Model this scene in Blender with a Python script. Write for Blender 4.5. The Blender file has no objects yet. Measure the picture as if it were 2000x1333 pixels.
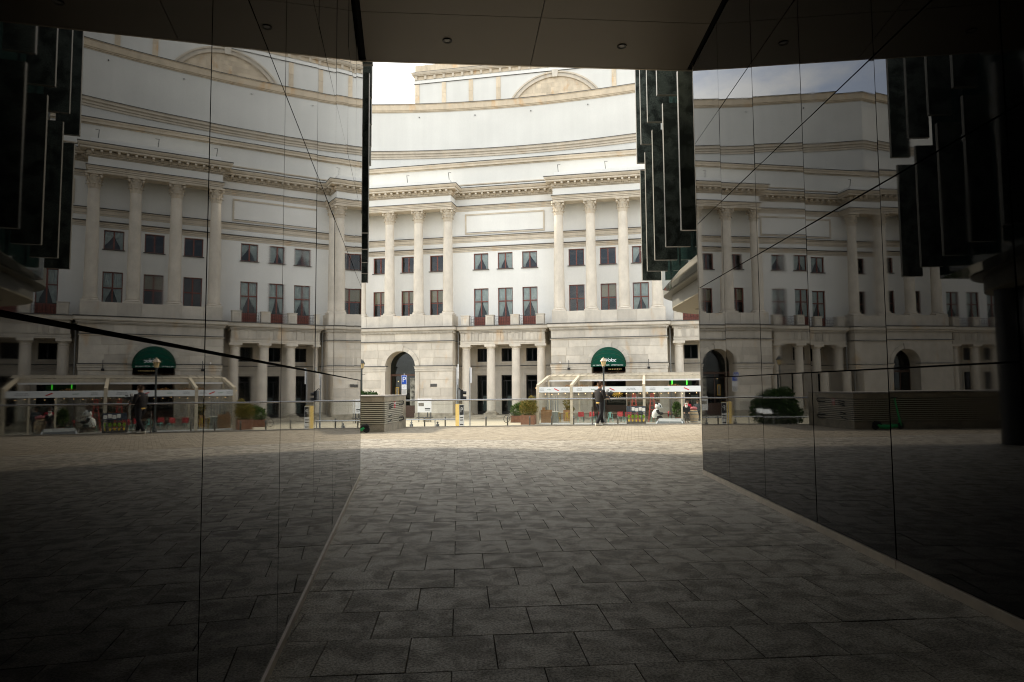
import bpy, bmesh, math, random
from math import sin, cos, pi, radians, sqrt, atan2
from mathutils import Vector, Matrix
random.seed(7)
S = bpy.context.scene
COL = S.collection

# ------------------------------------------------------------------ camera
cam_d = bpy.data.cameras.new('camera'); cam = bpy.data.objects.new('camera', cam_d); COL.objects.link(cam)
cam_d.sensor_fit = 'HORIZONTAL'; cam_d.sensor_width = 36.0; cam_d.lens = 1314.7 * 36 / 2000
cam_d.clip_start = 0.05; cam_d.clip_end = 3000
_p, _r = radians(3.914), radians(-0.462)
_fw = Vector((0, cos(_p), sin(_p))); _u0 = Vector((0, -sin(_p), cos(_p))); _r0 = Vector((1, 0, 0))
_rt = _r0 * cos(_r) + _u0 * sin(_r); _up = -_r0 * sin(_r) + _u0 * cos(_r)
cam.matrix_world = Matrix(((_rt.x, _up.x, -_fw.x, 0), (_rt.y, _up.y, -_fw.y, 0), (_rt.z, _up.z, -_fw.z, 1.65), (0, 0, 0, 1)))
S.camera = cam

# ------------------------------------------------------------------ sky, sun, exposure
SUN = Vector((-1.0, 0.33, 0.74)).normalized()
w = bpy.data.worlds.new('World'); S.world = w; w.use_nodes = True
nt = w.node_tree; N = nt.nodes; L = nt.links
for n in list(N): N.remove(n)
o_ = N.new('ShaderNodeOutputWorld'); bg = N.new('ShaderNodeBackground'); bg.inputs['Strength'].default_value = 0.15
sky = N.new('ShaderNodeTexSky'); sky.sky_type = 'NISHITA'; sky.sun_disc = False
sky.sun_elevation = math.asin(SUN.z); sky.sun_rotation = atan2(SUN.x, SUN.y); sky.dust_density = 2.0
tc = N.new('ShaderNodeTexCoord'); mp = N.new('ShaderNodeMapping'); mp.inputs['Scale'].default_value = (1.0, 1.0, 2.2)
nz = N.new('ShaderNodeTexNoise'); nz.inputs['Scale'].default_value = 3.4; nz.inputs['Detail'].default_value = 9; nz.inputs['Roughness'].default_value = 0.58
rp = N.new('ShaderNodeValToRGB'); rp.color_ramp.elements[0].position = 0.41; rp.color_ramp.elements[0].color = (0.22, 0.22, 0.22, 1)
rp.color_ramp.elements[1].position = 0.54; rp.color_ramp.elements[1].color = (1, 1, 1, 1)
mx = N.new('ShaderNodeMix'); mx.data_type = 'RGBA'; mx.inputs['B'].default_value = (7.1, 7.1, 6.95, 1)
L.new(tc.outputs['Generated'], mp.inputs['Vector']); L.new(mp.outputs['Vector'], nz.inputs['Vector']); L.new(nz.outputs['Fac'], rp.inputs['Fac'])
L.new(rp.outputs['Color'], mx.inputs['Factor']); L.new(sky.outputs['Color'], mx.inputs['A'])
L.new(mx.outputs['Result'], bg.inputs['Color']); L.new(bg.outputs['Background'], o_.inputs['Surface'])
sd = bpy.data.lights.new('sun', 'SUN'); sd.energy = 2.8; sd.angle = radians(6.0); sd.color = (1.0, 0.9, 0.74)
so = bpy.data.objects.new('sun', sd); COL.objects.link(so); so.rotation_euler = SUN.to_track_quat('Z', 'Y').to_euler()
so.location = (-40, 10, 60)
vs = S.view_settings; vs.view_transform = 'Standard'; vs.look = 'None'; vs.exposure = 1.17; vs.gamma = 1.0; vs.use_curve_mapping = False
S.cycles.max_bounces = 10; S.cycles.glossy_bounces = 6; S.cycles.transmission_bounces = 6; S.cycles.transparent_max_bounces = 24
S.cycles.diffuse_bounces = 4; S.cycles.filter_width = 1.1; S.cycles.sample_clamp_indirect = 6.0
try:
    S.cycles.use_denoising = True
except Exception: pass

# ------------------------------------------------------------------ materials
def nodes(name):
    m = bpy.data.materials.new(name); m.use_nodes = True
    t = m.node_tree; b = t.nodes['Principled BSDF']
    return m, t, b
def plain(name, col, rough=0.6, metal=0.0, spec=0.5, var=0.0, scale=6.0, bump=0.0, emit=None, rnd=0.0, ior=None):
    m, t, b = nodes(name); n = t.nodes; l = t.links
    b.inputs['Base Color'].default_value = (*col, 1); b.inputs['Roughness'].default_value = rough
    b.inputs['Metallic'].default_value = metal; b.inputs['Specular IOR Level'].default_value = spec
    if ior: b.inputs['IOR'].default_value = ior
    src = None
    if var > 0 or bump > 0:
        tcn = n.new('ShaderNodeTexCoord'); nzn = n.new('ShaderNodeTexNoise'); nzn.inputs['Scale'].default_value = scale
        nzn.inputs['Detail'].default_value = 7; l.new(tcn.outputs['Object'], nzn.inputs['Vector'])
        if var > 0:
            mr = n.new('ShaderNodeMapRange'); mr.inputs['From Min'].default_value = 0.3; mr.inputs['From Max'].default_value = 0.7
            mr.inputs['To Min'].default_value = 1 - var; mr.inputs['To Max'].default_value = 1 + var * 0.6
            l.new(nzn.outputs['Fac'], mr.inputs['Value']); src = mr.outputs['Result']
        if bump > 0:
            bp = n.new('ShaderNodeBump'); bp.inputs['Strength'].default_value = bump; bp.inputs['Distance'].default_value = 0.02
            l.new(nzn.outputs['Fac'], bp.inputs['Height']); l.new(bp.outputs['Normal'], b.inputs['Normal'])
    if rnd > 0:
        oi = n.new('ShaderNodeObjectInfo'); mr2 = n.new('ShaderNodeMapRange'); mr2.inputs['To Min'].default_value = 1 - rnd; mr2.inputs['To Max'].default_value = 1 + rnd
        l.new(oi.outputs['Random'], mr2.inputs['Value'])
        if src:
            mu = n.new('ShaderNodeMath'); mu.operation = 'MULTIPLY'; l.new(src, mu.inputs[0]); l.new(mr2.outputs['Result'], mu.inputs[1]); src = mu.outputs[0]
        else: src = mr2.outputs['Result']
    if src:
        vm = n.new('ShaderNodeVectorMath'); vm.operation = 'SCALE'; vm.inputs[0].default_value = col
        l.new(src, vm.inputs['Scale']); l.new(vm.outputs['Vector'], b.inputs['Base Color'])
    if emit:
        b.inputs['Emission Color'].default_value = (*emit[0], 1); b.inputs['Emission Strength'].default_value = emit[1]
    return m
def glass(name, tint, ior=1.45, rough=0.0, keep=0.0, wave=0.5):
    """thin window pane: lets light straight through with a tint and reflects by Fresnel"""
    m = bpy.data.materials.new(name); m.use_nodes = True; t = m.node_tree; n = t.nodes; l = t.links
    for x in list(n): n.remove(x)
    o = n.new('ShaderNodeOutputMaterial'); tr = n.new('ShaderNodeBsdfTransparent'); tr.inputs['Color'].default_value = (*tint, 1)
    gl = n.new('ShaderNodeBsdfGlossy'); gl.inputs['Roughness'].default_value = rough
    fr = n.new('ShaderNodeFresnel'); fr.inputs['IOR'].default_value = ior
    ad = n.new('ShaderNodeMath'); ad.operation = 'ADD'; ad.inputs[1].default_value = keep; ad.use_clamp = True
    mi = n.new('ShaderNodeMixShader'); l.new(fr.outputs['Fac'], ad.inputs[0]); l.new(ad.outputs[0], mi.inputs['Fac'])
    g = n.new('ShaderNodeNewGeometry'); nn = n.new('ShaderNodeTexNoise'); nn.inputs['Scale'].default_value = 1.1; nn.inputs['Detail'].default_value = 1; l.new(g.outputs['Position'], nn.inputs['Vector'])
    bp = n.new('ShaderNodeBump'); bp.inputs['Strength'].default_value = wave; bp.inputs['Distance'].default_value = 0.05; l.new(nn.outputs['Fac'], bp.inputs['Height']); l.new(bp.outputs['Normal'], gl.inputs['Normal'])
    l.new(tr.outputs['BSDF'], mi.inputs[1]); l.new(gl.outputs['BSDF'], mi.inputs[2]); l.new(mi.outputs['Shader'], o.inputs['Surface'])
    return m
def stone(name, base, rust=0.35, rnd=0.10):
    """pale sandstone: mottled, rust-coloured patches, a little vertical streaking, tone differs block to block"""
    m, t, b = nodes(name); n = t.nodes; l = t.links
    b.inputs['Roughness'].default_value = 0.8; b.inputs['Specular IOR Level'].default_value = 0.25
    g = n.new('ShaderNodeNewGeometry'); oi = n.new('ShaderNodeObjectInfo')
    n1 = n.new('ShaderNodeTexNoise'); n1.inputs['Scale'].default_value = 1.3; n1.inputs['Detail'].default_value = 8; n1.inputs['Roughness'].default_value = 0.62
    mp1 = n.new('ShaderNodeMapping'); mp1.inputs['Scale'].default_value = (0.9, 0.9, 0.55)
    l.new(g.outputs['Position'], mp1.inputs['Vector']); l.new(mp1.outputs['Vector'], n1.inputs['Vector'])
    n2 = n.new('ShaderNodeTexNoise'); n2.inputs['Scale'].default_value = 14; n2.inputs['Detail'].default_value = 5; l.new(g.outputs['Position'], n2.inputs['Vector'])
    n3 = n.new('ShaderNodeTexNoise'); n3.inputs['Scale'].default_value = 1.0; n3.inputs['Detail'].default_value = 4
    mp3 = n.new('ShaderNodeMapping'); mp3.inputs['Scale'].default_value = (0.75, 0.75, 0.35); l.new(g.outputs['Position'], mp3.inputs['Vector']); l.new(mp3.outputs['Vector'], n3.inputs['Vector'])
    r3 = n.new('ShaderNodeMapRange'); r3.inputs['From Min'].default_value = 0.60; r3.inputs['From Max'].default_value = 0.74; r3.inputs['To Max'].default_value = rust
    l.new(n3.outputs['Fac'], r3.inputs['Value'])
    r1 = n.new('ShaderNodeMapRange'); r1.inputs['From Min'].default_value = 0.3; r1.inputs['From Max'].default_value = 0.7; r1.inputs['To Min'].default_value = 0.84; r1.inputs['To Max'].default_value = 1.10
    l.new(n1.outputs['Fac'], r1.inputs['Value'])
    r2 = n.new('ShaderNodeMapRange'); r2.inputs['To Min'].default_value = 0.93; r2.inputs['To Max'].default_value = 1.07; l.new(n2.outputs['Fac'], r2.inputs['Value'])
    ro = n.new('ShaderNodeMapRange'); ro.inputs['To Min'].default_value = 1 - rnd; ro.inputs['To Max'].default_value = 1 + rnd * 0.8; l.new(oi.outputs['Random'], ro.inputs['Value'])
    a = n.new('ShaderNodeMath'); a.operation = 'MULTIPLY'; l.new(r1.outputs['Result'], a.inputs[0]); l.new(r2.outputs['Result'], a.inputs[1])
    a2 = n.new('ShaderNodeMath'); a2.operation = 'MULTIPLY'; l.new(a.outputs[0], a2.inputs[0]); l.new(ro.outputs['Result'], a2.inputs[1])
    mxx = n.new('ShaderNodeMix'); mxx.data_type = 'RGBA'; mxx.inputs['A'].default_value = (*base, 1); mxx.inputs['B'].default_value = (base[0] * 0.98, base[1] * 0.70, base[2] * 0.40, 1)
    l.new(r3.outputs['Result'], mxx.inputs['Factor'])
    vm = n.new('ShaderNodeVectorMath'); vm.operation = 'SCALE'; l.new(mxx.outputs['Result'], vm.inputs[0]); l.new(a2.outputs[0], vm.inputs['Scale'])
    l.new(vm.outputs['Vector'], b.inputs['Base Color'])
    bp = n.new('ShaderNodeBump'); bp.inputs['Strength'].default_value = 0.25; bp.inputs['Distance'].default_value = 0.01; l.new(n2.outputs['Fac'], bp.inputs['Height']); l.new(bp.outputs['Normal'], b.inputs['Normal'])
    return m
def streaked(name, col):
    m, t, b = nodes(name); n = t.nodes; l = t.links; b.inputs['Roughness'].default_value = 0.88; b.inputs['Specular IOR Level'].default_value = 0.2
    tcn = n.new('ShaderNodeTexCoord'); out = None
    for sc, amp, sc2 in (((1.1, 1.1, 0.09), 0.03, 1.0), ((0.25, 0.25, 0.3), 0.05, 1.0), ((9, 9, 5), 0.02, 1.0)):
        mpn = n.new('ShaderNodeMapping'); mpn.inputs['Scale'].default_value = sc; nn = n.new('ShaderNodeTexNoise'); nn.inputs['Scale'].default_value = sc2; nn.inputs['Detail'].default_value = 5
        l.new(tcn.outputs['Object'], mpn.inputs['Vector']); l.new(mpn.outputs['Vector'], nn.inputs['Vector'])
        mr = n.new('ShaderNodeMapRange'); mr.inputs['From Min'].default_value = 0.35; mr.inputs['From Max'].default_value = 0.68; mr.inputs['To Min'].default_value = 1 + amp * 0.4; mr.inputs['To Max'].default_value = 1 - amp; l.new(nn.outputs['Fac'], mr.inputs['Value'])
        if out is None: out = mr.outputs['Result']
        else:
            mu = n.new('ShaderNodeMath'); mu.operation = 'MULTIPLY'; l.new(out, mu.inputs[0]); l.new(mr.outputs['Result'], mu.inputs[1]); out = mu.outputs[0]
    vm = n.new('ShaderNodeVectorMath'); vm.operation = 'SCALE'; vm.inputs[0].default_value = col; l.new(out, vm.inputs['Scale']); l.new(vm.outputs['Vector'], b.inputs['Base Color'])
    return m
def panel_mat(name, ior):
    """back-painted black glass: true Fresnel reflection over a black back coat, faint smears"""
    m = bpy.data.materials.new(name); m.use_nodes = True; t = m.node_tree; n = t.nodes; l = t.links
    for x in list(n): n.remove(x)
    o = n.new('ShaderNodeOutputMaterial'); df = n.new('ShaderNodeBsdfDiffuse'); df.inputs['Color'].default_value = (0.004, 0.004, 0.0045, 1)
    gl = n.new('ShaderNodeBsdfGlossy'); fr = n.new('ShaderNodeFresnel'); fr.inputs['IOR'].default_value = ior
    mi = n.new('ShaderNodeMixShader'); l.new(fr.outputs['Fac'], mi.inputs['Fac']); l.new(df.outputs['BSDF'], mi.inputs[1]); l.new(gl.outputs['BSDF'], mi.inputs[2]); l.new(mi.outputs['Shader'], o.inputs['Surface'])
    g = n.new('ShaderNodeNewGeometry'); n1 = n.new('ShaderNodeTexNoise'); n1.inputs['Scale'].default_value = 2.2; n1.inputs['Detail'].default_value = 8; n1.inputs['Distortion'].default_value = 0.8
    mpn = n.new('ShaderNodeMapping'); mpn.inputs['Scale'].default_value = (1, 1, 0.35); l.new(g.outputs['Position'], mpn.inputs['Vector']); l.new(mpn.outputs['Vector'], n1.inputs['Vector'])
    mr = n.new('ShaderNodeMapRange'); mr.inputs['From Min'].default_value = 0.45; mr.inputs['From Max'].default_value = 0.75; mr.inputs['To Min'].default_value = 0.008; mr.inputs['To Max'].default_value = 0.055
    l.new(n1.outputs['Fac'], mr.inputs['Value']); l.new(mr.outputs['Result'], gl.inputs['Roughness'])
    n2 = n.new('ShaderNodeTexNoise'); n2.inputs['Scale'].default_value = 0.8; n2.inputs['Detail'].default_value = 1; l.new(g.outputs['Position'], n2.inputs['Vector'])
    bp = n.new('ShaderNodeBump'); bp.inputs['Strength'].default_value = 0.02; bp.inputs['Distance'].default_value = 0.02
    l.new(n2.outputs['Fac'], bp.inputs['Height']); l.new(bp.outputs['Normal'], gl.inputs['Normal'])
    return m
def slab_mat(name, c0, c1, stain=0.5, rough=0.55, rnd=0.16, spec=0.4, sheen=0.0, blotch=2.7):
    """granite paving: fine speckle, dark damp stains, tone per slab"""
    m, t, b = nodes(name); n = t.nodes; l = t.links; b.inputs['Specular IOR Level'].default_value = spec
    g = n.new('ShaderNodeNewGeometry'); oi = n.new('ShaderNodeObjectInfo')
    sp = n.new('ShaderNodeTexNoise'); sp.inputs['Scale'].default_value = 62; sp.inputs['Detail'].default_value = 6; sp.inputs['Roughness'].default_value = 0.7
    l.new(g.outputs['Position'], sp.inputs['Vector'])
    st = n.new('ShaderNodeTexNoise'); st.inputs['Scale'].default_value = blotch; st.inputs['Detail'].default_value = 5; st.inputs['Roughness'].default_value = 0.55; st.inputs['Distortion'].default_value = 0.6
    wn = n.new('ShaderNodeTexWhiteNoise'); wn.noise_dimensions = '1D'; at = n.new('ShaderNodeAttribute'); at.attribute_name = 'piece'; l.new(at.outputs['Fac'], wn.inputs['W'])
    ad = n.new('ShaderNodeMath'); ad.operation = 'ADD'; l.new(oi.outputs['Random'], ad.inputs[0]); l.new(wn.outputs['Value'], ad.inputs[1])
    of = n.new('ShaderNodeMath'); of.operation = 'MULTIPLY'; of.inputs[1].default_value = 40.0; l.new(ad.outputs[0], of.inputs[0])
    av = n.new('ShaderNodeVectorMath'); av.operation = 'ADD'; l.new(g.outputs['Position'], av.inputs[0]); l.new(of.outputs[0], av.inputs[1]); l.new(av.outputs['Vector'], st.inputs['Vector'])
    rs = n.new('ShaderNodeMapRange'); rs.inputs['From Min'].default_value = 0.42; rs.inputs['From Max'].default_value = 0.60; rs.inputs['To Min'].default_value = 1.08; rs.inputs['To Max'].default_value = 1 - stain
    l.new(st.outputs['Fac'], rs.inputs['Value'])
    mxx = n.new('ShaderNodeMix'); mxx.data_type = 'RGBA'; mxx.inputs['A'].default_value = (*c0, 1); mxx.inputs['B'].default_value = (*c1, 1)
    mr = n.new('ShaderNodeMapRange'); mr.inputs['From Min'].default_value = 0.40; mr.inputs['From Max'].default_value = 0.60; l.new(sp.outputs['Fac'], mr.inputs['Value']); l.new(mr.outputs['Result'], mxx.inputs['Factor'])
    fr = n.new('ShaderNodeMath'); fr.operation = 'FRACT'; l.new(ad.outputs[0], fr.inputs[0])
    ro = n.new('ShaderNodeMapRange'); ro.inputs['To Min'].default_value = 1 - rnd; ro.inputs['To Max'].default_value = 1 + rnd; l.new(fr.outputs[0], ro.inputs['Value'])
    a = n.new('ShaderNodeMath'); a.operation = 'MULTIPLY'; l.new(rs.outputs['Result'], a.inputs[0]); l.new(ro.outputs['Result'], a.inputs[1])
    vm = n.new('ShaderNodeVectorMath'); vm.operation = 'SCALE'; l.new(mxx.outputs['Result'], vm.inputs[0]); l.new(a.outputs[0], vm.inputs['Scale']); l.new(vm.outputs['Vector'], b.inputs['Base Color'])
    rr = n.new('ShaderNodeMapRange'); rr.inputs['From Min'].default_value = 0.4; rr.inputs['From Max'].default_value = 0.62; rr.inputs['To Min'].default_value = rough + 0.1; rr.inputs['To Max'].default_value = rough - 0.08
    l.new(st.outputs['Fac'], rr.inputs['Value']); l.new(rr.outputs['Result'], b.inputs['Roughness'])
    bp = n.new('ShaderNodeBump'); bp.inputs['Strength'].default_value = 0.35; bp.inputs['Distance'].default_value = 0.004; l.new(sp.outputs['Fac'], bp.inputs['Height']); l.new(bp.outputs['Normal'], b.inputs['Normal'])
    if sheen > 0:                                     # worn stone: dull body, Fresnel gloss that the stains kill
        o = [x for x in n if x.type == 'OUTPUT_MATERIAL'][0]; n.remove(b)
        df = n.new('ShaderNodeBsdfDiffuse'); gl = n.new('ShaderNodeBsdfGlossy'); gl.inputs['Roughness'].default_value = rough
        l.new(vm.outputs['Vector'], df.inputs['Color']); l.new(bp.outputs['Normal'], df.inputs['Normal']); gl.inputs['Color'].default_value = (1.0, 0.955, 0.87, 1)
        fz = n.new('ShaderNodeFresnel'); fz.inputs['IOR'].default_value = 1.42
        sm = n.new('ShaderNodeMapRange'); sm.inputs['From Min'].default_value = 0.42; sm.inputs['From Max'].default_value = 0.62; sm.inputs['To Min'].default_value = sheen * 1.12; sm.inputs['To Max'].default_value = sheen * 0.62; l.new(st.outputs['Fac'], sm.inputs['Value'])
        sg_ = n.new('ShaderNodeMath'); sg_.operation = 'MULTIPLY'; l.new(sm.outputs['Result'], sg_.inputs[0])
        sk = n.new('ShaderNodeMapRange'); sk.inputs['From Min'].default_value = 0.38; sk.inputs['From Max'].default_value = 0.62; sk.inputs['To Min'].default_value = 0.55; sk.inputs['To Max'].default_value = 1.35; l.new(sp.outputs['Fac'], sk.inputs['Value']); l.new(sk.outputs['Result'], sg_.inputs[1])
        fm = n.new('ShaderNodeMath'); fm.operation = 'MULTIPLY'; l.new(fz.outputs['Fac'], fm.inputs[0]); l.new(sg_.outputs[0], fm.inputs[1])
        mi = n.new('ShaderNodeMixShader'); l.new(fm.outputs[0], mi.inputs['Fac']); l.new(df.outputs['BSDF'], mi.inputs[1]); l.new(gl.outputs['BSDF'], mi.inputs[2]); l.new(mi.outputs['Shader'], o.inputs['Surface'])
    return m
def leaf_mat(name, c0, c1):
    m, t, b = nodes(name); n = t.nodes; l = t.links
    g = n.new('ShaderNodeNewGeometry'); mxx = n.new('ShaderNodeMix'); mxx.data_type = 'RGBA'
    mxx.inputs['A'].default_value = (*c0, 1); mxx.inputs['B'].default_value = (*c1, 1)
    l.new(g.outputs['Random Per Island'], mxx.inputs['Factor']); l.new(mxx.outputs['Result'], b.inputs['Base Color'])
    b.inputs['Roughness'].default_value = 0.6; b.inputs['Specular IOR Level'].default_value = 0.2
    return m
M = dict(
    stucco=streaked('white_stucco', (0.775, 0.765, 0.72)),
    stucco_up=streaked('light_evened_upper_stucco', (0.69, 0.682, 0.635)),  # same stucco, colour darkened to offset the stronger skylight higher up
    stone=stone('cream_sandstone', (0.60, 0.548, 0.462), 0.6, 0.14),
    stone2=stone('trim_sandstone', (0.58, 0.51, 0.405), 0.35, 0.03),
    shaft=stone('pale_column_stone', (0.655, 0.595, 0.50), 0.12, 0.03),
    lintel=stone('rusty_sandstone', (0.64, 0.54, 0.40), 0.75, 0.14),
    flash=plain('dark_lead_flashing', (0.075, 0.070, 0.062), 0.6, var=0.3),
    wood=plain('red_brown_window_wood', (0.20, 0.052, 0.030), 0.45, var=0.15),
    black_frame=plain('black_frame_metal', (0.012, 0.012, 0.013), 0.4),
    pane=glass('window_glass', (0.92, 0.95, 0.94), 1.5, 0.0, 0.02, 0.28),
    pane_dark=glass('tinted_window_glass', (0.55, 0.60, 0.59), 1.45, 0.0, 0.0, 0.08),
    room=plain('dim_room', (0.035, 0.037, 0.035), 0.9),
    curtain=plain('pale_teal_curtain', (0.60, 0.655, 0.615), 0.9, var=0.15, scale=3),
    blind=plain('beige_blind', (0.42, 0.36, 0.24), 0.9, var=0.1),
    iron=plain('black_wrought_iron', (0.012, 0.012, 0.012), 0.5),
    panel=panel_mat('black_glass_panel', 1.50), panel_r=panel_mat('black_glass_panel_right', 1.46),  # right wall: same black glass with slightly weaker reflection
    gap=plain('black_joint_backing', (0.003, 0.003, 0.003), 0.9, spec=0.1),
    skirt=plain('pale_skirting_metal', (0.56, 0.48, 0.37), 0.5, metal=0.1, var=0.15),
    edge=plain('brushed_edge_trim', (0.30, 0.26, 0.20), 0.4, metal=0.6),
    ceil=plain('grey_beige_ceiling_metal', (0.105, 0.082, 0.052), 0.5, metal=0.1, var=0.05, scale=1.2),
    lamp_dark=plain('downlight_rim', (0.018, 0.016, 0.014), 0.6),
    lamp_lens=plain('downlight_lens', (0.05, 0.046, 0.04), 0.3),
    granite=slab_mat('green_grey_granite', (0.05, 0.062, 0.052), (0.175, 0.195, 0.168), 0.60, 0.8, 0.08, 0.05),
    fin_edge=plain('polished_skylit_fin_edge', (0.19, 0.18, 0.15), 0.35, var=0.15),  # polished edge; brightness from the open sky is put into its paler colour
    facade_glass=plain('dark_green_curtain_wall', (0.010, 0.022, 0.020), 0.06, ior=1.5),
    canopy=plain('champagne_canopy_metal', (0.11, 0.108, 0.09), 0.5, metal=0.0, var=0.05),
    soffit=plain('cream_soffit_board', (0.24, 0.215, 0.155), 0.6, var=0.05),
    mass=plain('office_stone_cladding', (0.34, 0.335, 0.31), 0.8, var=0.2),  # tone lightened so the unseen mass bounces light into the plaza
    slab=slab_mat('dark_granite_slab', (0.17, 0.150, 0.116), (0.44, 0.39, 0.305), 0.36, 0.50, 0.05, 0.2, 0.34, 4.0),
    paver=slab_mat('beige_clinker_paver', (0.30, 0.252, 0.178), (0.385, 0.333, 0.25), 0.14, 0.75, 0.09),
    bed=plain('dark_joint_sand', (0.06, 0.056, 0.05), 0.95),
    bed2=plain('mossy_joint_sand', (0.14, 0.13, 0.075), 0.95),
    asphalt=plain('asphalt', (0.055, 0.055, 0.053), 0.9, var=0.2, scale=3),
    pave=plain('pale_street_paving', (0.42, 0.375, 0.285), 0.85, var=0.14, scale=1.5),
    kerb=plain('granite_kerb', (0.27, 0.25, 0.22), 0.8, var=0.15),
    concrete=slab_mat('washed_concrete', (0.27, 0.235, 0.17), (0.40, 0.355, 0.275), 0.22, 0.8, 0.03),
    louvre=plain('grey_louvre_metal', (0.52, 0.48, 0.385), 0.5, metal=0.15, var=0.08),
    steel=plain('brushed_steel', (0.52, 0.52, 0.52), 0.25, metal=1.0),
    dark_steel=plain('dark_grey_painted_steel', (0.055, 0.057, 0.056), 0.45),
    grey_steel=plain('galvanised_steel', (0.34, 0.345, 0.335), 0.5, metal=0.6, var=0.15),
    rail_glass=glass('railing_glass', (0.955, 0.965, 0.95), 1.45, 0.0, 0.0, 0.05),
    white=plain('white_paint', (0.78, 0.77, 0.74), 0.6, var=0.05),
    cream=plain('cream_painted_frame', (0.56, 0.49, 0.365), 0.65, var=0.2, scale=3),
    banner=plain('white_banner_vinyl', (0.72, 0.745, 0.74), 0.6),
    awning=plain('bottle_green_canvas', (0.002, 0.052, 0.030), 0.9, var=0.2, spec=0.15),
    ink=plain('grey_print', (0.22, 0.22, 0.22), 0.8), ink_dark=plain('dark_print', (0.03, 0.03, 0.035), 0.8),
    ink_green=plain('green_print', (0.04, 0.20, 0.10), 0.8), ink_red=plain('red_print', (0.55, 0.02, 0.02), 0.7),
    sign_blue=plain('sign_blue', (0.01, 0.075, 0.45), 0.45), sign_white=plain('sign_white', (0.8, 0.8, 0.8), 0.5),
    yellow=plain('yellow_paint', (0.50, 0.35, 0.09), 0.5), yellow2=plain('yellow_chair_enamel', (0.62, 0.42, 0.03), 0.35),
    teal=plain('teal_chair_enamel', (0.24, 0.52, 0.47), 0.4), red=plain('red_blanket_wool', (0.55, 0.045, 0.055), 0.95),
    red_wood=plain('red_ladder_wood', (0.50, 0.085, 0.06), 0.6),
    table=plain('dark_table_wood', (0.16, 0.095, 0.055), 0.6, var=0.2), crate=plain('pine_crate_wood', (0.42, 0.22, 0.09), 0.7, var=0.2, rnd=0.12),
    brown=plain('brown_shelf_wood', (0.15, 0.085, 0.045), 0.7, var=0.2), bottle=plain('dark_bottle_glass', (0.012, 0.03, 0.016), 0.12),
    corten=plain('rusty_corten_planter', (0.20, 0.085, 0.045), 0.85, var=0.25, scale=4),
    fridge=plain('grey_steel_cabinet', (0.32, 0.36, 0.36), 0.4, metal=0.2),
    rubber=plain('black_rubber', (0.012, 0.012, 0.012), 0.8), chrome=plain('chrome', (0.7, 0.7, 0.7), 0.12, metal=1.0),
    scooter=plain('green_scooter_paint', (0.03, 0.46, 0.15), 0.35),
    car=plain('silver_car_paint', (0.46, 0.48, 0.48), 0.28, metal=0.6), car_glass=plain('car_window_glass', (0.02, 0.028, 0.026), 0.04, ior=1.5),
    lamp_glass=plain('warm_lantern_glass', (0.62, 0.46, 0.22), 0.3), lamp_post=plain('dark_green_lamp_iron', (0.022, 0.028, 0.026), 0.45),
    skin=plain('skin', (0.56, 0.33, 0.23), 0.55), hair=plain('brown_hair', (0.10, 0.050, 0.022), 0.7, var=0.3, scale=30),
    jacket=plain('black_wool_jacket', (0.018, 0.016, 0.016), 0.95, var=0.3, scale=20), trousers=plain('black_jeans', (0.012, 0.012, 0.015), 0.9, var=0.3, scale=14),
    shirt=plain('mustard_shirt', (0.62, 0.42, 0.12), 0.9), shoe=plain('white_trainers', (0.72, 0.70, 0.62), 0.6), cam_black=plain('black_camera_body', (0.012, 0.012, 0.012), 0.4),
    cam_tan=plain('tan_camera_strap', (0.42, 0.29, 0.11), 0.6),
    scarf=plain('white_headscarf', (0.78, 0.75, 0.70), 0.9), coat=plain('black_coat', (0.018, 0.018, 0.02), 0.9), red_coat=plain('red_jacket', (0.55, 0.02, 0.045), 0.85), grey_coat=plain('charcoal_jacket', (0.05, 0.058, 0.065), 0.9),
    plush_white=plain('white_plush', (0.76, 0.76, 0.74), 0.95, var=0.1, scale=20), plush_black=plain('black_plush', (0.012, 0.012, 0.014), 0.95),
    barrel=plain('pale_barrel_oak', (0.46, 0.33, 0.20), 0.7, var=0.2), hoop=plain('grey_barrel_hoop', (0.20, 0.22, 0.24), 0.5, metal=0.7),
    bulb=plain('glowing_bulb', (1, 0.75, 0.4), 0.4, emit=((1.0, 0.60, 0.25), 2.2)), neon=plain('green_neon_tube', (0.1, 0.8, 0.1), 0.4, emit=((0.08, 1.0, 0.05), 1.1)),
    leaf=leaf_mat('shrub_leaves', (0.035, 0.075, 0.015), (0.10, 0.16, 0.03)), leaf_y=leaf_mat('autumn_shrub_leaves', (0.09, 0.12, 0.02), (0.30, 0.20, 0.05)),
    leaf_l=leaf_mat('lime_leaves', (0.16, 0.34, 0.01), (0.32, 0.52, 0.03)), leaf_d=leaf_mat('dark_box_leaves', (0.018, 0.048, 0.012), (0.055, 0.10, 0.022)),
    twig=plain('brown_twigs', (0.14, 0.075, 0.03), 0.9), dry=leaf_mat('dry_leaves', (0.22, 0.10, 0.03), (0.36, 0.20, 0.06)),
    slate=plain('slate_board', (0.045, 0.055, 0.075), 0.6), paper=plain('paper_sheet', (0.72, 0.70, 0.66), 0.8), photo=plain('printed_photo', (0.22, 0.20, 0.17), 0.7, var=0.6, scale=9),
    meat=plain('pink_parcel', (0.48, 0.14, 0.16), 0.7, var=0.3), gold=plain('warm_brass_ornament', (0.55, 0.34, 0.05), 0.4, metal=0.6),
    rock=plain('rough_base_stone', (0.40, 0.35, 0.27), 0.9, var=0.35, scale=2.5, bump=0.3),
)

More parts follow.
